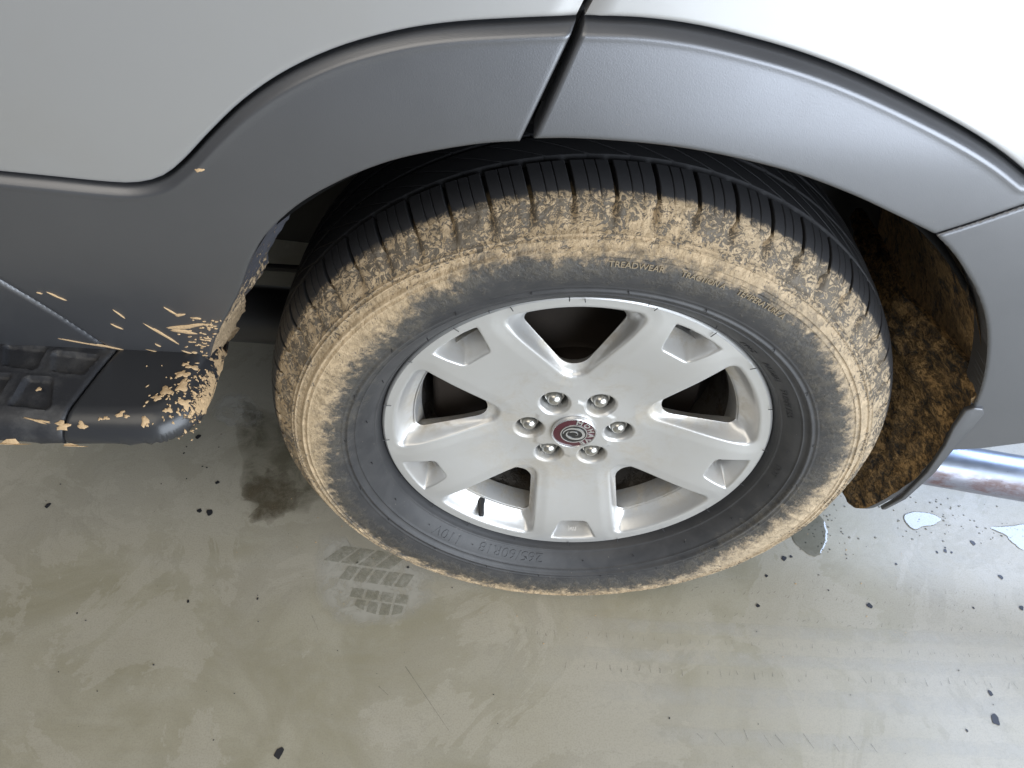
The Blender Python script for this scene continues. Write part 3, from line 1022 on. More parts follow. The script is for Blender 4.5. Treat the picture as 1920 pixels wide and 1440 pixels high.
# ---- brake behind the wheel
dv, df = lathe([(0.001, 0.062), (0.082, 0.062), (0.086, 0.068), (0.086, 0.090), (0.092, 0.094), (0.166, 0.094), (0.168, 0.096), (0.168, 0.118), (0.09, 0.12)], 96)
mesh_obj('brake_disc', dv, df, M_iron, car, loc=(0, 0, H))
sv, sf = lathe([(0.05, 0.128), (0.178, 0.124), (0.196, 0.14), (0.197, 0.19), (0.05, 0.192)], 96)
mesh_obj('brake_shield', sv, sf, M_under, car, loc=(0, 0, H))
cv, cf = box(-0.185, -0.110, 0.070, 0.150, -0.050, 0.075, 0.010)
cal = mesh_obj('brake_caliper', cv, cf, M_iron, car, loc=(0, 0, H))
cv, cf = box(-0.158, -0.126, 0.058, 0.068, 0.040, 0.060, 0.003)
mesh_obj('orange_tag', cv, cf, M_orange, cal)

# ------------------------------------------------------------------ BODY (coordinates relative to the hub; parts sit at z = H)
ZK = np.array([-.2, .05, .10, .15, .20, .25, .30, .35, .40, .45, .50, .55, .65, .8, 1.2])
YL = np.array([.06, .03, .016, .000, -.016, -.031, -.043, -.050, -.054, -.055, -.050, -.043, -.033, -.028, -.024])
YR = np.array([.02, -.012, -.022, -.031, -.038, -.044, -.049, -.053, -.056, -.0555, -.048, -.038, -.026, -.020, -.016])
zz = np.linspace(-.2, 1.2, 561)
def hann_smooth(a, n=17):
    k = np.hanning(n + 2)[1:-1]; k /= k.sum()
    return np.convolve(np.pad(a, n // 2, mode='edge'), k, 'valid')
SL = hann_smooth(hann_smooth(np.interp(zz, ZK, YL)), 25)
SR = hann_smooth(hann_smooth(np.interp(zz, ZK, YR)), 25)
def Yb(x, z):
    t = smoothstep(np.asarray(x, float), -0.15, 0.15)
    return np.interp(z, zz, SL) * (1 - t) + np.interp(z, zz, SR) * t

def roll(S, e):
    q = np.clip(1 - S / e, 0, 1)
    return e * (1 - np.sqrt(np.maximum(1 - q * q, 0.0)))

def panel(name, poly, yfun, step, mat, inset=0.0, ret=0.02, edge=0.0035, parent=None, sharp=40):
    P2 = np.array(poly)
    x0, x1 = P2[:, 0].min() - 2 * step, P2[:, 0].max() + 2 * step
    z0, z1 = P2[:, 1].min() - 2 * step, P2[:, 1].max() + 2 * step
    xs = np.arange(x0, x1 + step, step); zs = np.arange(z0, z1 + step, step)
    Z, X = np.meshgrid(zs, xs, indexing='ij')
    S = poly_sdf(X, Z, poly) - inset
    Yv = yfun(X, Z) + roll(S, edge)
    v, f, e = clip_field(np.stack([X, Yv, Z], -1), S)
    extrude_edges(v, f, e, (0, ret, 0))
    return mesh_obj(name, v, f, mat, parent or car, smooth=sharp, loc=(0, 0, H))

upl = [(-0.98, 0.418), (-0.75, 0.4015)] + UP_L
upl = spline(upl, 6)
upr = spline(UP_R, 6)
lipl = spline(LIP_L, 6)
lipr = spline(LIP_R, 6)
lipb = spline(LIP_B, 6)
rock = spline(ROCK, 5)

# chamfer along the upper edge of the trim
def y_trim(upline):
    def fn(X, Z):
        d = line_dist(X, Z, upline)
        return Yb(X, Z) + 0.0060 * (1 - np.clip(d / 0.0062, 0, 1)) - 0.0006 * np.exp(-((d - 0.0078) / 0.0022) ** 2)
    return fn

def resample(segs):
    """segs: list of (polyline, count); joins them, each sampled evenly"""
    out = []
    for k, (pl, n) in enumerate(segs):
        A_ = np.array(pl, float)
        L = np.r_[0, np.cumsum(np.hypot(*np.diff(A_, axis=0).T))]
        t = np.linspace(0, L[-1], n + 1)
        q = np.stack([np.interp(t, L, A_[:, 0]), np.interp(t, L, A_[:, 1])], 1)
        out.append(q if k == 0 else q[1:])
    return np.vstack(out)
def shift(pl, d):
    """offset a polyline sideways (positive = to its left)"""
    A_ = np.array(pl, float)
    T_ = np.gradient(A_, axis=0)
    T_ /= np.linalg.norm(T_, axis=1)[:, None] + 1e-12
    return [tuple(q) for q in A_ + d * np.stack([-T_[:, 1], T_[:, 0]], 1)]
def loft_panel(name, U, L_, yfun, mat, edge=0.003, ret=0.03, mid=22):
    """panel whose edges follow two outline curves; rows and columns gather at the borders"""
    U, L_ = np.array(U), np.array(L_)
    def cols(A_):
        ext = []
        for dd in (0.0, 0.0005, 0.0012, 0.0022, 0.0040):
            ext.append(A_[0] + (A_[1] - A_[0]) / np.linalg.norm(A_[1] - A_[0]) * dd)
        end = []
        for dd in (0.0040, 0.0022, 0.0012, 0.0005, 0.0):
            end.append(A_[-1] + (A_[-2] - A_[-1]) / np.linalg.norm(A_[-2] - A_[-1]) * dd)
        keep_ = A_[2:-2]
        return np.vstack([ext, keep_, end])
    U, L_ = cols(U), cols(L_)
    D = np.linalg.norm(L_ - U, axis=1)[:, None]
    du = [0, .0005, .0012, .0022, .0036, .0055, .0075, .0092, .0108, .0125, .0150]
    dl = [.0060, .0040, .0022, .0012, .0005, 0]
    rows = []
    for d in du: rows.append(np.minimum(d / D, 0.45))
    t0, t1 = rows[-1], 1 - np.minimum(dl[0] / D, 0.45)
    for k in range(1, mid): rows.append(t0 + (t1 - t0) * k / mid)
    for d in dl: rows.append(1 - np.minimum(d / D, 0.45))
    P2 = np.stack([U + (L_ - U) * t for t in rows])
    X, Z = P2[:, :, 0], P2[:, :, 1]
    poly = [tuple(q) for q in U] + [tuple(q) for q in L_[::-1]]
    S = np.maximum(poly_sdf(X, Z, poly), 0)
    S[0, :] = 0; S[-1, :] = 0; S[:, 0] = 0; S[:, -1] = 0
    Y_ = yfun(X, Z) + roll(S, edge)
    n, m = X.shape
    idx = np.arange(n * m).reshape(n, m)
    f = [tuple(q) for q in np.stack([idx[:-1, :-1], idx[:-1, 1:], idx[1:, 1:], idx[1:, :-1]], -1).reshape(-1, 4).tolist()]
    v = [tuple(q) for q in np.stack([X, Y_, Z], -1).reshape(-1, 3).tolist()]
    loop = list(idx[0, :]) + list(idx[1:, -1]) + list(idx[-1, ::-1][1:]) + list(idx[::-1, 0][1:-1])
    e = [(int(a), int(b_)) for a, b_ in zip(loop, loop[1:] + loop[:1])]
    extrude_edges(v, f, e, (0, ret, 0))
    return mesh_obj(name, v, f, mat, car, smooth=48, loc=(0, 0, H))

front = [(-0.98, 0.372), (-0.72, 0.365), (-0.65, 0.345), (-0.606, 0.300)]
dlow = resample([(spline(front + ROCK, 6), 90), ([ROCK[-1], (-0.5405, 0.086), (-0.4400, 0.086), LIP_L[-1]], 40), (lipl[::-1], 150)])
dup = resample([(upl[:upl.index(tuple(upl[-1]))], 279), ([upl[-2], upl[-1]], 1)]) if False else resample([(upl, 280)])
door_trim = loft_panel('door_cladding', dup, dlow, y_trim(upl), M_trim)
door_trim['label'] = 'dark grey plastic cladding with arch flare on rear door'
rock_poly = [(-0.5430, 0.085), (-0.5425, 0.1290)] + [(x - 0.0016, z - 0.0008) for x, z in spline(front + ROCK, 6)[::-1]] + [(-0.98, 0.085)]
panel('rocker_cladding', rock_poly, lambda X, Z: Yb(X, Z) - 0.0006, 0.0022, M_trim, inset=0.0008, ret=0.03, edge=0.004)
qup = resample([(upr + [(0.3370, 0.4185)], 200)])
qlow = resample([(lipr, 165), ([(0.2638, 0.3766), (0.2909, 0.3919), (0.3206, 0.4098), (0.3355, 0.4175)], 35)])
qf = loft_panel('quarter_flare', qup, qlow, y_trim(upr), M_trim)
qf['label'] = 'dark grey arch flare above the wheel'
bp_poly = [(0.2645, 0.3750), (0.2917, 0.3903), (0.3214, 0.4082), (0.3378, 0.4167), (0.40, 0.434), (0.82, 0.472), (0.82, 0.085), (0.66, 0.080), (0.5263, 0.0629), (0.4855, 0.0456), (0.4568, 0.0390), (0.4400, 0.0400)] + lipb[::-1][:-1]
bp = panel('bumper_side', bp_poly, lambda X, Z: Yb(X, Z), 0.0017, M_trim, inset=0.0004, ret=0.034, edge=0.0024)
bp['label'] = 'dark grey side end of the rear bumper'
def y_silver(X, Z):
    return Yb(X, Z) + 0.0050
sl = shift(upl, 0.0034)
pd = loft_panel('rear_door_panel', resample([([(-0.98, 0.82), (0.082, 0.82)], 60), ([(0.082, 0.82), (-0.0310, 0.5800)], 30)]), resample([(sl, 82), ([sl[-1], (-0.0440, 0.5480), (-0.0325, 0.5795)], 8)]), y_silver, M_silver, mid=40, ret=0.02)
pd['label'] = 'silver painted lower rear door panel'
sr = shift(upr + [(0.3370, 0.4185), (0.40, 0.437), (0.82, 0.475)], 0.0034)
pq = loft_panel('quarter_panel', resample([([(-0.0235, 0.5795), (0.096, 0.82)], 30), ([(0.096, 0.82), (0.82, 0.82)], 70)]), resample([([(-0.0245, 0.5790), (-0.0370, 0.5455), sr[0]], 10), (sr, 90)]), y_silver, M_silver, mid=40, ret=0.02)
pq['label'] = 'silver painted rear quarter panel over the wheel'

# dark structure behind the gaps
v, f, = [], []
bk = [(-0.98, 0.10), (-0.47, 0.10)] + [(0.468 * math.cos(math.radians(a)), 0.468 * math.sin(math.radians(a))) for a in range(160, 18, -4)] + [(0.47, 0.06), (0.82, 0.10), (0.82, 0.82), (-0.98, 0.82)]
panel('inner_structure', bk, lambda X, Z: Yb(X, Z) + 0.026, 0.012, M_black, ret=0.01)

# shaded cabin and floor of the car that keep light out of the arch
for nm, bx in (('cabin_shell', (-1.0, 0.80, -0.006, 1.62, 0.53, 0.90)), ('floor_pan', (-1.0, 0.80, 0.46, 1.62, -0.02, 0.14)), ('far_sill', (-1.0, 0.80, 1.50, 1.64, -0.16, -0.022)), ('front_sill', (-1.0, -0.50, 0.045, 0.34, 0.10, 0.52)), ('rear_sill', (0.50, 0.80, 0.03, 1.62, 0.13, 0.52))):
    v, f = box(*bx, 0.01)
    mesh_obj(nm, v, f, M_under, car, loc=(0, 0, H))

# muddy inner return of the arch at the front edge
pts = spline([p for p in LIP_L if p[1] < 0.36] + [(-0.4400, 0.0930)], 14)
V, F = [], []
NW = 12
for i, (x, z) in enumerate(pts):
    for k in range(NW + 1):
        t = k / NW
        y = float(Yb(x, z)) + 0.0045 + 0.070 * t
        dx = 0.0040 * math.sin(t * 5 + i * 0.23) * t + 0.0030 * mnoise.noise(Vector((i * 0.4, t * 6, 1)))
        V.append((x + dx * min(1, t * 4) + 0.012 * t, y - 0.002, z - 0.004 * t))
for i in range(len(pts) - 1):
    for k in range(NW):
        a = i * (NW + 1) + k
        F.append((a, a + 1, a + NW + 2, a + NW + 1))
ret = mesh_obj('arch_return', V, F, M_return, car, loc=(0, 0, H), smooth=60)
ret['label'] = 'mud caked rear edge of the door cladding'

# liner of the wheel arch
LINER_END = 172
lp = [(0.4500, -0.026), (0.4545, -0.018), (0.4545, 0.05), (0.4545, 0.12), (0.4545, 0.20), (0.4545, 0.36)]
v, f = lathe(lp, 70, math.radians(0), math.radians(LINER_END), closed=False)
for i in range(len(v)):
    nn = mnoise.noise(Vector(v[i]) * 9) * 0.004
    v[i][0] *= 1 + nn; v[i][2] *= 1 + nn
    v[i][1] = max(v[i][1], float(Yb(v[i][0], v[i][2])) + 0.016)
ln = mesh_obj('arch_liner', v, f, M_liner, car, loc=(0, 0, H))
ln['label'] = 'black wheel arch liner splashed with brown mud'
v, f = lathe([(0.456, 0.340), (0.06, 0.342), (0.06, 0.37), (0.456, 0.37)], 60, math.radians(-30), math.radians(175), closed=False)
mesh_obj('inner_arch_wall', v, f, M_under, car, loc=(0, 0, H))

# mud flap: curved rubber sheet behind the tyre
outl = spline([(-0.0290, 0.170), (-0.0270, 0.150), (-0.0210, 0.110), (-0.0150, 0.060), (-0.0110, 0.000), (-0.002, -0.075), (0.008, -0.118), (0.026, -0.138), (0.060, -0.140), (0.120, -0.136), (0.300, -0.133)], 6)
fpoly = outl + [(0.300, 0.170)]
ys = np.arange(-0.040, 0.306, 0.004); zs = np.arange(-0.150, 0.178, 0.004)
Zf, Yf = np.meshgrid(zs, ys, indexing='ij')
Sf = poly_sdf(Yf, Zf, fpoly)
Xf = 0.4360 - 0.30 * np.minimum(np.maximum(Yf, 0), 0.12) + 0.016 * smoothstep(Zf, 0.02, 0.15) * 0 - 0.022 * smoothstep(-Zf, 0.02, 0.14) - 0.010 * np.exp(-((Zf - 0.075 - 0.25 * (Yf + 0.03)) / 0.018) ** 2)
Xf = Xf - 0.018 * np.clip((Zf - 0.09) / 0.06, 0, 1)
Pf = np.stack([Xf, Yf, Zf], -1)
for a in range(Pf.shape[0]):
    for c in range(Pf.shape[1]):
        q = Vector(Pf[a, c])
        Pf[a, c, 0] += 0.0030 * mnoise.noise(q * 40) + 0.0018 * mnoise.noise(q * 110)
v, f, e = clip_field(Pf, Sf)
nf = len(f)
e2 = extrude_edges(v, f, e, (0.008, 0.0, 0.0))
mi = [0] * nf + [0 if min(v[k][2] for k in q) > 0.14 else 1 for q in f[nf:]]
fl = mesh_obj('mud_flap', v, f, [M_flap, M_flap_edge], car, loc=(0, 0, H), mat_idx=mi)
fl['label'] = 'rubber mud flap coated with brown mud'
# grey moulded flange of the flap on the bumper corner
V2 = [(0.4230, -0.0310, 0.1330), (0.4300, -0.0325, 0.1400), (0.4400, -0.0320, 0.1390), (0.4460, -0.0310, 0.1300), (0.4480, -0.0280, 0.1050), (0.4520, -0.0210, 0.0600), (0.4560, -0.0160, 0.0000), (0.4540, -0.0060, -0.0750), (0.4480, 0.0060, -0.1180), (0.4420, 0.0060, -0.1180), (0.4455, -0.0080, -0.0700), (0.4450, -0.0170, 0.0000), (0.4380, -0.0220, 0.0600), (0.4270, -0.0280, 0.1000)]
V2 = [(x - 0.0065, y, z) for x, y, z in V2]
VV = V2 + [(x, y + 0.007, z) for x, y, z in V2]
n = len(V2)
FF = [tuple(range(n)), tuple(range(2 * n - 1, n - 1, -1))] + [(i, (i + 1) % n, n + (i + 1) % n, n + i) for i in range(n)]
bm = bmesh.new()
for q in VV: bm.verts.new(q)
bm.verts.ensure_lookup_table()
for q in FF: bm.faces.new([bm.verts[i] for i in q])
bmesh.ops.recalc_face_normals(bm, faces=bm.faces[:])
bmesh.ops.bevel(bm, geom=bm.edges[:], offset=0.0018, segments=3, profile=0.5, affect='EDGES')
me = bpy.data.meshes.new('flap_flange'); bm.to_mesh(me); bm.free()
me.materials.append(M_trim); me.shade_smooth(); me.set_sharp_from_angle(angle=math.radians(50))
fo = link(bpy.data.objects.new('flap_flange', me), fl)

# exhaust pipe, frame rail and a thin brake line seen through the arch
b = NB('pipe_steel')
co = b.coord()
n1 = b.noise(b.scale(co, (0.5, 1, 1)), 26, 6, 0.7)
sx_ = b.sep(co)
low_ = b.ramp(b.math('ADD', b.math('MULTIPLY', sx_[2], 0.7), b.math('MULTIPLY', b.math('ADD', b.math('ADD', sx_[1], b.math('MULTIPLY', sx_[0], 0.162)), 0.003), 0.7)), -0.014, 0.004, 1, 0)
red_refl = b.math('MULTIPLY', b.ramp(n1, 0.40, 0.62, 0.35, 0.9), low_)
col = b.mix(red_refl, (0.30, 0.34, 0.41), (0.085, 0.032, 0.024))  # sky blue above and dark red reflection below are painted into the colour
sp = b.math('MULTIPLY', b.ramp(b.voro(co, 120), 0.06, 0.12, 1, 0), b.ramp(b.noise(co, 30, 3), 0.5, 0.6))
col = b.mix(sp, col, (0.06, 0.05, 0.05))
b.set(Base_Color=col, Metallic=b.ramp(red_refl, 0, 1, 0.8, 0.1), Roughness=b.ramp(n1, 0.3, 0.7, 0.30, 0.48))
M_pipe = b.m
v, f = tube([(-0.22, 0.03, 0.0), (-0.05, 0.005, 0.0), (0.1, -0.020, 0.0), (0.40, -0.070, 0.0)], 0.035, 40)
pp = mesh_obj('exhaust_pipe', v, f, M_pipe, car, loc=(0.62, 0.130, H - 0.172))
pp['label'] = 'polished steel pipe under the bumper with a dark red reflection painted underneath'
v, f = tube([(-1.0, 0.30, -0.070), (-0.55, 0.30, -0.078), (-0.30, 0.30, -0.086)], 0.047, 28)
mesh_obj('frame_rail', v, f, M_tube, car, loc=(0, 0, H))
v, f = tube([(-0.9, 0.30, 0.025), (-0.5, 0.30, 0.018), (-0.36, 0.30, 0.016)], 0.006, 10)
mesh_obj('brake_line', v, f, M_under, car, loc=(0, 0, H))
v, f = tube([(0, 0.13, 0), (0, 0.40, 0), (0, 0.42, 0), (0, 1.5, 0)], [0.07, 0.06, 0.045, 0.045], 24)
mesh_obj('axle_tube', v, f, M_under, car, loc=(0, 0, H))

# ------------------------------------------------------------------ running board
ZT = 0.128
plan = [(-0.98, 0.040), (-0.4240, 0.040), (-0.4205, 0.000), (-0.4200, -0.040), (-0.4250, -0.066), (-0.4440, -0.0890), (-0.480, -0.1000), (-0.60, -0.1040), (-0.98, -0.108)]
plan = plan[:2] + spline(plan[2:8], 6) + plan[8:]
def pads_at(k):
    o = -0.128 * k
    s = [[(-0.6590, 0.0085), (-0.6075, 0.0040), (-0.6065, -0.0290), (-0.6440, -0.0245)], [(-0.6010, 0.0000), (-0.5450, -0.0045), (-0.5530, -0.0325), (-0.5885, -0.0295)], [(-0.6120, -0.0385), (-0.5830, -0.0400), (-0.5690, -0.0800), (-0.6150, -0.0780)]]
    if k: s.append([(-0.540, -0.0405), (-0.502, -0.0420), (-0.505, -0.0800), (-0.548, -0.0800)])
    else: s.append([(-0.668, -0.036), (-0.628, -0.0370), (-0.632, -0.0790), (-0.676, -0.0790)])
    return [[(x + o * 1.0, y) for x, y in q] for q in s]
PADS = pads_at(0) + [[(x - 0.115, y) for x, y in q] for q in pads_at(0)[:3]] + [[(x - 0.23, y) for x, y in q] for q in pads_at(0)[:3]]
def board_z(X, Y_):
    S = poly_sdf(X, Y_, plan)
    e = 0.030
    q = np.clip(1 - S / e, 0, 1)
    return ZT - 0.030 * (1 - np.sqrt(np.maximum(1 - q * q, 0))) - 0.006 * smoothstep(-Y_, 0.0, 0.11), S
seam_p = [(-0.5300, 0.040), (-0.5320, 0.0049), (-0.5430, -0.045), (-0.5546, -0.0986), (-0.5600, -0.125)]
def board(name, poly, mat, pads, step):
    P2 = np.array(poly)
    xs = np.arange(P2[:, 0].min() - step, P2[:, 0].max() + 2 * step, step); ys_ = np.arange(P2[:, 1].min() - step, P2[:, 1].max() + 2 * step, step)
    Yv, Xv = np.meshgrid(ys_, xs, indexing='ij')
    Zv, S0 = board_z(Xv, Yv)
    S = np.minimum(poly_sdf(Xv, Yv, poly) - 0.0012, S0 - 0.0003)
    ds = line_dist(Xv, Yv, seam_p)
    Zv = Zv - 0.0035 * np.exp(-(ds / 0.0022) ** 2)
    for pd_ in pads:
        s = poly_sdf(Xv, Yv, fillet(pd_, [0.004] * len(pd_), 3))
        Zv = Zv - 0.0050 * smoothstep(s, -0.0012, 0.0030) + 0.0007 * np.exp(-(s + 0.002) ** 2 / 0.0015 ** 2)
    v, f, e = clip_field(np.stack([Xv, Yv, Zv], -1), S)
    e2 = extrude_edges(v, f, e, lambda p: (0, 0.003, -0.006))
    extrude_edges(v, f, e2, lambda p: (-0.012, 0.05, -0.008))
    return mesh_obj(name, v, f, mat, car, smooth=50, loc=(0, 0, H))
bd = board('running_board', [(-0.98, 0.045)] + seam_p + [(-0.98, -0.13)], M_step, PADS, 0.0022)
bd['label'] = 'black plastic side step with recessed tread pads'
ec = board('step_end_cap', seam_p[::-1] + [(-0.40, 0.045), (-0.40, -0.125)], M_endcap, [], 0.0022)
ec['label'] = 'smooth black end cap of side step splattered with mud'

# ---- mud splashes on the trim and the step
def blob_outline(L, W, n=18, rough=0.25):
    pts = []
    ph_ = [random.uniform(0, 6.28) for _ in range(4)]
    for i in range(n):
        a = 2 * math.pi * i / n
        k = 1 + rough * (0.5 * math.sin(2 * a + ph_[0]) + 0.6 * math.sin(3 * a + ph_[1]) + 0.5 * math.sin(5 * a + ph_[2])) + random.uniform(-0.5, 0.5) * rough
        pts.append((math.cos(a) * L * k, math.sin(a) * W * k))
    return pts
def splash(surf, u, v, L, W, ang, parent, name='mud_splash', rough=0.3, h=0.0012):
    """surf(u,v) -> (point, unit normal)"""
    o = blob_outline(L, W, rough=rough)
    ca, sa = math.cos(ang), math.sin(ang)
    V, F = [], []
    n = len(o)
    for ring, (k, hh) in enumerate(((1.0, 0.0002), (0.82, h * 0.75), (0.4, h))):
        for (a, c) in o:
            p, nn = surf(u + (a * ca - c * sa) * k, v + (a * sa + c * ca) * k)
            V.append((p[0] + nn[0] * hh, p[1] + nn[1] * hh, p[2] + nn[2] * hh))
    for r in range(2):
        for i in range(n):
            F.append((r * n + i, r * n + (i + 1) % n, (r + 1) * n + (i + 1) % n, (r + 1) * n + i))
    F.append(tuple(2 * n + i for i in range(n)))
    return mesh_obj(name, V, F, M_mud, parent, smooth=60)
def on_trim(x, z):
    y = float(Yb(x, z))
    dz = (float(Yb(x, z + 0.004)) - float(Yb(x, z - 0.004))) / 0.008
    nn = Vector((0, -1, dz)).normalized()
    return (x, y, z), nn
def on_board(x, y):
    X = np.array([x, x + 0.002, x]); Y_ = np.array([y, y, y + 0.002])
    z, _ = board_z(X, Y_)
    nn = Vector((-(z[1] - z[0]) / 0.002, -(z[2] - z[0]) / 0.002, 1)).normalized()
    return (x, y, float(z[0])), nn
ST = [((-0.5455, 0.2416), (-0.5340, 0.2285), 0.0017), ((-0.5570, 0.2412), (-0.5520, 0.2385), 0.0008), ((-0.4925, 0.2137), (-0.4885, 0.1995), 0.0012), ((-0.5102, 0.1871), (-0.5014, 0.1746), 0.0013), ((-0.4715, 0.1885), (-0.4535, 0.1500), 0.0024), ((-0.4370, 0.2246), (-0.4300, 0.2105), 0.0015), ((-0.4325, 0.2090), (-0.4210, 0.2128), 0.0022), ((-0.4520, 0.1806), (-0.4075, 0.1950), 0.0034), ((-0.4480, 0.1790), (-0.4240, 0.1745), 0.0040), ((-0.4800, 0.1460), (-0.4757, 0.1395), 0.0012), ((-0.4905, 0.1290), (-0.4450, 0.1085), 0.0020), ((-0.4560, 0.1330), (-0.4340, 0.1180), 0.0020), ((-0.4170, 0.2060), (-0.4060, 0.2060), 0.0015), ((-0.5900, 0.1500), (-0.5420, 0.1335), 0.0016), ((-0.5560, 0.1400), (-0.5240, 0.1290), 0.0022)]
for (a, b_, wd) in ST:
    cx, cz = (a[0] + b_[0]) / 2, (a[1] + b_[1]) / 2
    L = math.hypot(b_[0] - a[0], b_[1] - a[1]) / 2
    splash(on_trim, cx, cz, L, wd, math.atan2(b_[1] - a[1], b_[0] - a[0]), door_trim, rough=0.22)
splash(on_trim, -0.3432, 0.4042, 0.0038, 0.0018, 0.1, door_trim)
for i in range(70):
    x = -0.400 - abs(rng.normal(0, 0.022)); z = 0.205 - rng.uniform(0, 0.10) 
    xe = np.interp(z, [p[1] for p in lipl[::-1]], [p[0] for p in lipl[::-1]])
    x = xe - 0.003 - abs(rng.normal(0, 0.016))
    splash(on_trim, x, z, rng.uniform(0.0005, 0.0028), rng.uniform(0.0004, 0.0012), rng.uniform(-0.7, 0.5), door_trim)
for (x, y, L, W, a) in ((-0.5915, -0.0554, 0.0042, 0.0030, 0), (-0.5800, -0.0915, 0.020, 0.0014, -0.12), (-0.5540, -0.0940, 0.0105, 0.0042, 0.0), (-0.5330, -0.0930, 0.0075, 0.0028, -0.3), (-0.4950, -0.0810, 0.0060, 0.0032, 0.5), (-0.4880, -0.0830, 0.0040, 0.0020, 0.2), (-0.5090, -0.0860, 0.0036, 0.0026, 0), (-0.5150, -0.0870, 0.0028, 0.0018, 0), (-0.4690, -0.0860, 0.0038, 0.0068, 0.3), (-0.4560, -0.0500, 0.0085, 0.0080, 0.2), (-0.4630, -0.0590, 0.0070, 0.0050, 0.3), (-0.4460, -0.0250, 0.0075, 0.0070, 0.4), (-0.4420, -0.0420, 0.0085, 0.0075, 0.8), (-0.4390, -0.0130, 0.0080, 0.0042, 0.2), (-0.4480, -0.0110, 0.0042, 0.0032, 0.2), (-0.4350, -0.0600, 0.0070, 0.0060, 0.3), (-0.4480, -0.0720, 0.0060, 0.0034, 0.6), (-0.6100, -0.1050, 0.0250, 0.0016, 0.05), (-0.5450, -0.1040, 0.0200, 0.0014, 0.0)):
    splash(on_board, x, y, L * 0.8, W * 0.72, a, ec if x > -0.535 else bd, rough=0.4)
for i in range(110):
    x = -0.423 - abs(rng.normal(0, 0.020)); y = rng.uniform(-0.09, -0.004)
    splash(on_board, x, y, rng.uniform(0.0004, 0.0022), rng.uniform(0.0004, 0.0013), rng.uniform(0, 3), ec)

# ------------------------------------------------------------------ FLOOR
def concrete(name, wet=False):
    b = NB(name)
    co = b.coord()
    big = b.noise(co, 2.3, 6, 0.6, 0.4)
    bl = b.noise(co, 6.5, 7, 0.62, 0.8)
    strk = b.noise(b.scale(co, (0.55, 3.2, 1)), 7, 6, 0.62, 0.3)
    fine = b.noise(co, 90, 6, 0.7)
    c = b.mix(b.ramp(bl, 0.34, 0.66), (0.320, 0.292, 0.208), (0.405, 0.374, 0.290))
    c = b.mix(b.ramp(big, 0.42, 0.62, 0, 0.6), c, (0.40, 0.370, 0.312))
    c = b.mix(b.ramp(strk, 0.50, 0.66, 0, 0.14), c, (0.43, 0.415, 0.37))
    c = b.mix(b.ramp(b.noise(co, 4.2, 9, 0.66, 1.1), 0.510, 0.530, 0, 0.50), c, (0.455, 0.42, 0.345))
    c = b.mix(b.ramp(b.noise(co, 420, 3, 0.6), 0.40, 0.72, 0, 0.35), c, (0.24, 0.225, 0.18))
    edge = b.ramp(b.math('ABSOLUTE', b.math('SUBTRACT', bl, 0.5)), 0.0, 0.010, 1, 0)
    c = b.mix(b.math('MULTIPLY', edge, b.ramp(big, 0.35, 0.6, 0.0, 0.28)), c, (0.27, 0.255, 0.205))
    c = b.mix(b.ramp(fine, 0.52, 0.75, 0, 0.30), c, (0.28, 0.265, 0.22))
    sp = b.math('MULTIPLY', b.ramp(b.voro(co, 55), 0.02, 0.045, 1, 0), b.ramp(b.noise(co, 11, 3), 0.57, 0.64))
    c = b.mix(b.math('MULTIPLY', sp, 0.7), c, (0.06, 0.06, 0.06))
    if wet:
        c = b.mix(0.60, c, (0.07, 0.075, 0.065))
        b.set(Base_Color=c, Roughness=0.05, Specular_IOR_Level=0.5)
    else:
        rg = b.ramp(bl, 0.35, 0.65, 0.48, 0.56)
        rg = b.math('ADD', rg, b.math('MULTIPLY', b.math('SUBTRACT', fine, 0.5), 0.25))
        b.set(Base_Color=c, Roughness=rg, Specular_IOR_Level=0.40, Normal=b.bump(b.math('ADD', b.math('MULTIPLY', fine, 0.6), bl), 0.10, 0.004))
    return b.m
M_conc = concrete('polished_concrete')
M_wetc = concrete('puddle_water', True)

fs = 6.0
floor = mesh_obj('floor', [(-fs, -fs, 0), (fs, -fs, 0), (fs, fs, 0), (-fs, fs, 0)], [(0, 1, 2, 3)], M_conc, None, smooth=0)
tag(floor, kind='structure')
floor['label'] = 'polished grey concrete floor with damp patches'

def film_mat(name, col, rough, alpha, nscale=60, lo=0.35, hi=0.6):
    b = NB(name)
    co = b.coord()
    n = b.noise(co, nscale, 6, 0.65, 0.4)
    b.set(Base_Color=col, Roughness=rough)
    at = b.n.new('ShaderNodeAttribute'); at.attribute_name = 'fade'
    b.transparent_mix(b.math('MULTIPLY', b.ramp(n, lo, hi, alpha * 0.35, alpha), at.outputs['Fac']))
    return b.m
M_damp = film_mat('damp_stain', (0.135, 0.110, 0.070), 0.45, 0.70, 30, 0.38, 0.64)
M_dampl = film_mat('damp_print', (0.27, 0.26, 0.195), 0.48, 0.45, 90)
M_dampw = film_mat('damp_stain_wide', (0.16, 0.145, 0.095), 0.45, 0.62, 18, 0.36, 0.66)
M_dry = film_mat('dry_patch', (0.58, 0.56, 0.50), 0.52, 0.60, 40)
M_drip = plain('dark_drip', (0.022, 0.022, 0.026), 0.55)
M_mark = film_mat('rubber_mark', (0.14, 0.14, 0.13), 0.5, 0.38, 120)

def solid(o):
    fa = o.data.attributes.new('fade', 'FLOAT', 'POINT')
    fa.data.foreach_set('value', [1.0] * len(o.data.vertices))
    return o

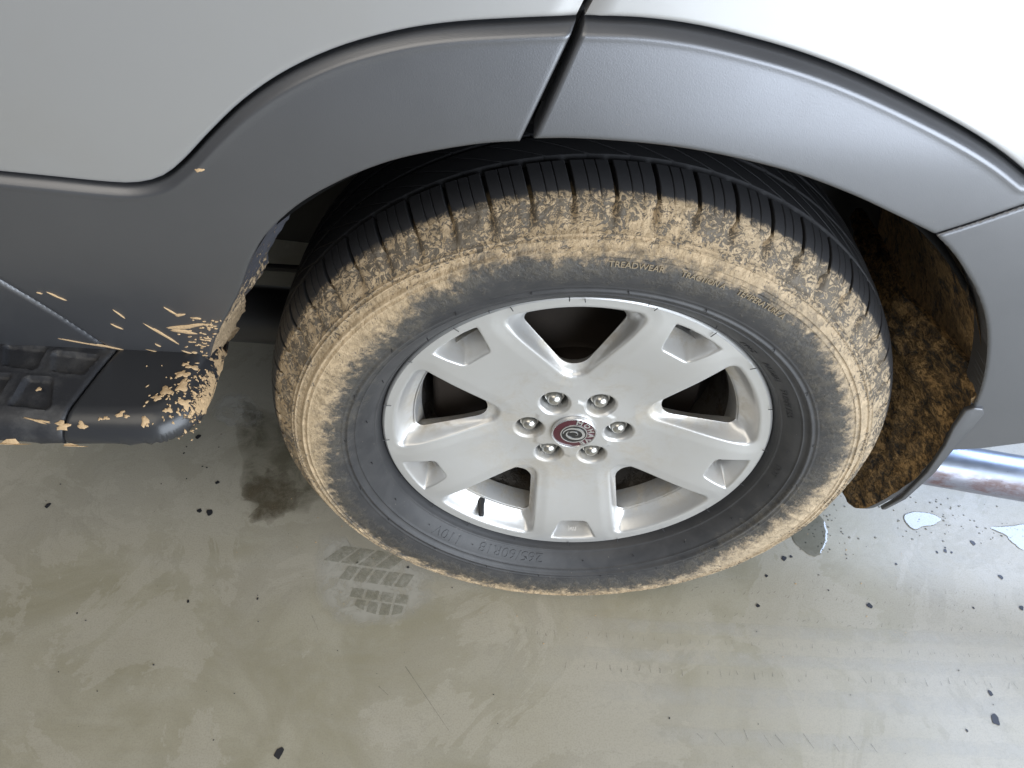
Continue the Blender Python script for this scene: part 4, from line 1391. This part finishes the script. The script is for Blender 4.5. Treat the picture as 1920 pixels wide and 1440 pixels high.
def flat_shape(name, pts, z, mat, dome=0.0, jitter=0.0, parent=floor, closed_spline=True, sub=6):
    p = spline(pts, sub, closed=True) if closed_spline else pts
    c = np.mean(np.array(p), 0)
    q = []
    for i, (x, y) in enumerate(p):
        k = 1 + jitter * mnoise.noise(Vector((x * 60, y * 60, 3.1))) + 0.6 * jitter * mnoise.noise(Vector((x * 170, y * 170, 8.1)))
        q.append((c[0] + (x - c[0]) * k, c[1] + (y - c[1]) * k))
    n = len(q)
    V, F = [], []
    for k, hh in ((1.0, 0.0), (0.94, dome * 0.75), (0.86 if dome else 0.72, dome), (0.4, dome)):
        for x, y in q:
            V.append((c[0] + (x - c[0]) * k, c[1] + (y - c[1]) * k, z + hh))
    for r in range(3):
        for i in range(n):
            F.append((r * n + i, r * n + (i + 1) % n, (r + 1) * n + (i + 1) % n, (r + 1) * n + i))
    F.append(tuple(3 * n + i for i in range(n)))
    o = mesh_obj(name, V, F, mat, parent, smooth=60)
    fa = o.data.attributes.new('fade', 'FLOAT', 'POINT')
    fa.data.foreach_set('value', [0.0] * n + [0.45] * n + [1.0] * (2 * n))
    return o

for pts, lab in ((PUD1, 'small puddle on the concrete right beside the tyre'), (PUD2, 'bright puddle reflecting daylight below the mud flap'), (PUD3, 'bright puddle reflecting daylight at the right edge')):
    p = flat_shape('puddle', pts, 0.0006, M_wetc, dome=0.0004, jitter=0.10, parent=None)
    tag(p, lab, None, None, 'structure')
# scattered droplets around the puddles
for (cx, cy, sx, sy, n) in ((0.475, 0.135, 0.035, 0.035, 60), (0.665, 0.165, 0.05, 0.025, 60), (0.80, 0.145, 0.03, 0.02, 25)):
    V, F = [], []
    for i in range(n):
        x, y = rng.normal(cx, sx), rng.normal(cy, sy)
        R = rng.uniform(0.0006, 0.0020)
        bs = len(V)
        for k, hh in ((1, 0.0004), (0.6, 0.0010)):
            for a in range(8):
                V.append((x + math.cos(a * 0.785) * R * k * 1.2, y + math.sin(a * 0.785) * R * k, hh))
        for a in range(8):
            F.append((bs + a, bs + (a + 1) % 8, bs + 8 + (a + 1) % 8, bs + 8 + a))
        F.append(tuple(bs + 8 + a for a in range(8)))
    tag(mesh_obj('water_droplets', V, F, M_wetc, floor, smooth=60), kind='stuff')

flat_shape('damp_stain', WET, 0.0007, M_damp, jitter=0.30)
flat_shape('damp_stain', [(-0.60, 0.34), (-0.50, 0.33), (-0.42, 0.26), (-0.40, 0.16), (-0.46, 0.10), (-0.53, 0.12), (-0.555, 0.20)], 0.0004, M_dampw, jitter=0.35)
flat_shape('dry_patch', DRY, 0.0004, M_dry, jitter=0.16)
# tread print: pale dried halo with damp tread blocks in it
flat_shape('dry_patch', [(-0.392, 0.070), (-0.352, 0.078), (-0.330, 0.060), (-0.200, 0.020), (-0.190, -0.020), (-0.205, -0.052), (-0.250, -0.078), (-0.312, -0.082), (-0.362, -0.055), (-0.385, -0.005)], 0.0004, M_dry, jitter=0.08)
for row, (y0, y1, x0, x1, n, sk) in enumerate(((0.056, 0.028, -0.350, -0.235, 4, 0.028), (0.020, -0.004, -0.335, -0.222, 5, 0.012), (-0.018, -0.034, -0.322, -0.226, 4, 0.002), (-0.038, -0.058, -0.312, -0.232, 4, 0.002))):
    for k in range(n):
        xa = x0 + (x1 - x0) * k / n + 0.0022; xb = x0 + (x1 - x0) * (k + 1) / n - 0.0022
        q = [(xa, y0 - 0.10 * (xa - x0)), (xb, y0 - 0.10 * (xb - x0)), (xb - sk, y1 - 0.10 * (xb - x0)), (xa - sk, y1 - 0.10 * (xa - x0))]
        if row == 3: q = [(x, y + 0.010 * abs((x + 0.272) / 0.04) ** 2 * (y < -0.05)) for x, y in q]
        solid(mesh_obj('tread_print_mark', [(x, y, 0.0009) for x, y in q], [(0, 1, 2, 3)], M_dampl, floor, smooth=0))

# dark drips
for i, (x, y, s) in enumerate(DROPS):
    R = s * 0.00052
    pts = [(x + math.cos(a) * R * (1 + 0.28 * math.sin(2 * a + i)) * 0.85, y + math.sin(a) * R * (1 + 0.2 * math.sin(3 * a + i * 2))) for a in np.linspace(0, 2 * math.pi, 10, endpoint=False)]
    flat_shape('oil_drip', pts, 0.0008, M_drip, dome=0.0, jitter=0.02, sub=5)
V, F = [], []
def dash(x, y, L, W, ang):
    bs = len(V)
    ca, sa = math.cos(ang), math.sin(ang)
    for a, c in ((-L, -W), (L, -W * 0.4), (L, W * 0.4), (-L, W)):
        V.append((x + a * ca - c * sa, y + a * sa + c * ca, 0.0010))
    F.append((bs, bs + 1, bs + 2, bs + 3))
for (xa, xb, y0, y1, n, L, W, ang) in ((-0.05, 0.80, -0.078, -0.086, 62, 0.0042, 0.0007, 1.45), (0.0, 0.80, -0.130, -0.128, 48, 0.0055, 0.0009, 1.5), (0.10, 0.85, 0.010, -0.010, 60, 0.0032, 0.0006, 0.9), (0.12, 0.85, -0.035, -0.045, 60, 0.0036, 0.0006, 0.8), (0.20, 0.49, -0.222, -0.226, 9, 0.0100, 0.0009, -1.1), (0.10, 0.8, 0.035, 0.02, 40, 0.003, 0.0005, 1.2)):
    for k in range(n):
        t = (k + rng.uniform(-0.35, 0.35)) / n
        if rng.random() < 0.15: continue
        dash(xa + (xb - xa) * t, y0 + (y1 - y0) * t + rng.normal(0, 0.0022), L * rng.uniform(0.5, 1.15), W * rng.uniform(0.6, 1.2), ang + rng.normal(0, 0.18))
for a, c in zip(SCRATCH[::2], SCRATCH[1::2]):
    dash((a[0] + c[0]) / 2, (a[1] + c[1]) / 2, math.hypot(c[0] - a[0], c[1] - a[1]) / 2, 0.0006, math.atan2(c[1] - a[1], c[0] - a[0]))
tag(solid(mesh_obj('tyre_track_marks', V, F, M_mark, floor, smooth=0)), kind='stuff')

# grit and crumbs of dried mud on the floor
for nm, mt, n, xr, yr in (('grit', M_drip, 130, (-0.95, 0.95), (-0.32, 0.30)), ('mud_crumbs', M_mud, 90, (-0.55, 0.60), (-0.12, 0.20))):
    V, F = [], []
    for i in range(n):
        x, y, R = rng.uniform(*xr), rng.uniform(*yr), 0.0005 + 0.0011 * rng.random() ** 3
        bs = len(V)
        ks = rng.uniform(0.6, 1.3, 6)
        for a in range(6):
            V.append((x + math.cos(a * 1.047) * R * ks[a], y + math.sin(a * 1.047) * R * ks[a] * 0.8, 0.0011))
        V.append((x, y, 0.0011 + R * 0.8))
        for a in range(6):
            F.append((bs + a, bs + (a + 1) % 6, bs + 6))
    tag(mesh_obj(nm, V, F, mt, floor, smooth=0), kind='stuff')

# broad faint tyre tracks leading off to the right
for (xa, xb, ya, yb2, wd) in ((0.02, 1.05, -0.060, -0.058, 0.016), (-0.02, 1.05, -0.108, -0.104, 0.015), (0.05, 1.0, -0.165, -0.160, 0.020), (0.12, 0.72, -0.222, -0.222, 0.017)):
    top_, bot_ = [], []
    for k in range(13):
        t = k / 12
        x = xa + (xb - xa) * t
        y = ya + (yb2 - ya) * t
        top_.append((x, y + wd * (0.8 + 0.3 * mnoise.noise(Vector((x * 9, y * 9, 1))))))
        bot_.append((x, y - wd * (0.8 + 0.3 * mnoise.noise(Vector((x * 9, y * 9, 5))))))
    V, F, fa_ = [], [], []
    for k in range(13):
        ym = (top_[k][1] + bot_[k][1]) / 2
        for yy_, f_ in ((top_[k][1], 0.0), (ym + (top_[k][1] - ym) * 0.6, 0.8), (ym, 1.0), (ym + (bot_[k][1] - ym) * 0.6, 0.8), (bot_[k][1], 0.0)):
            V.append((top_[k][0], yy_, 0.00035)); fa_.append(f_ * (0.0 if k in (0, 12) else 0.55))
    for k in range(12):
        for j in range(4):
            F.append((k * 5 + j, k * 5 + 5 + j, k * 5 + 6 + j, k * 5 + 1 + j))
    o = mesh_obj('tyre_track', V, F, M_dry, floor, smooth=0)
    o.data.attributes.new('fade', 'FLOAT', 'POINT').data.foreach_set('value', fa_)
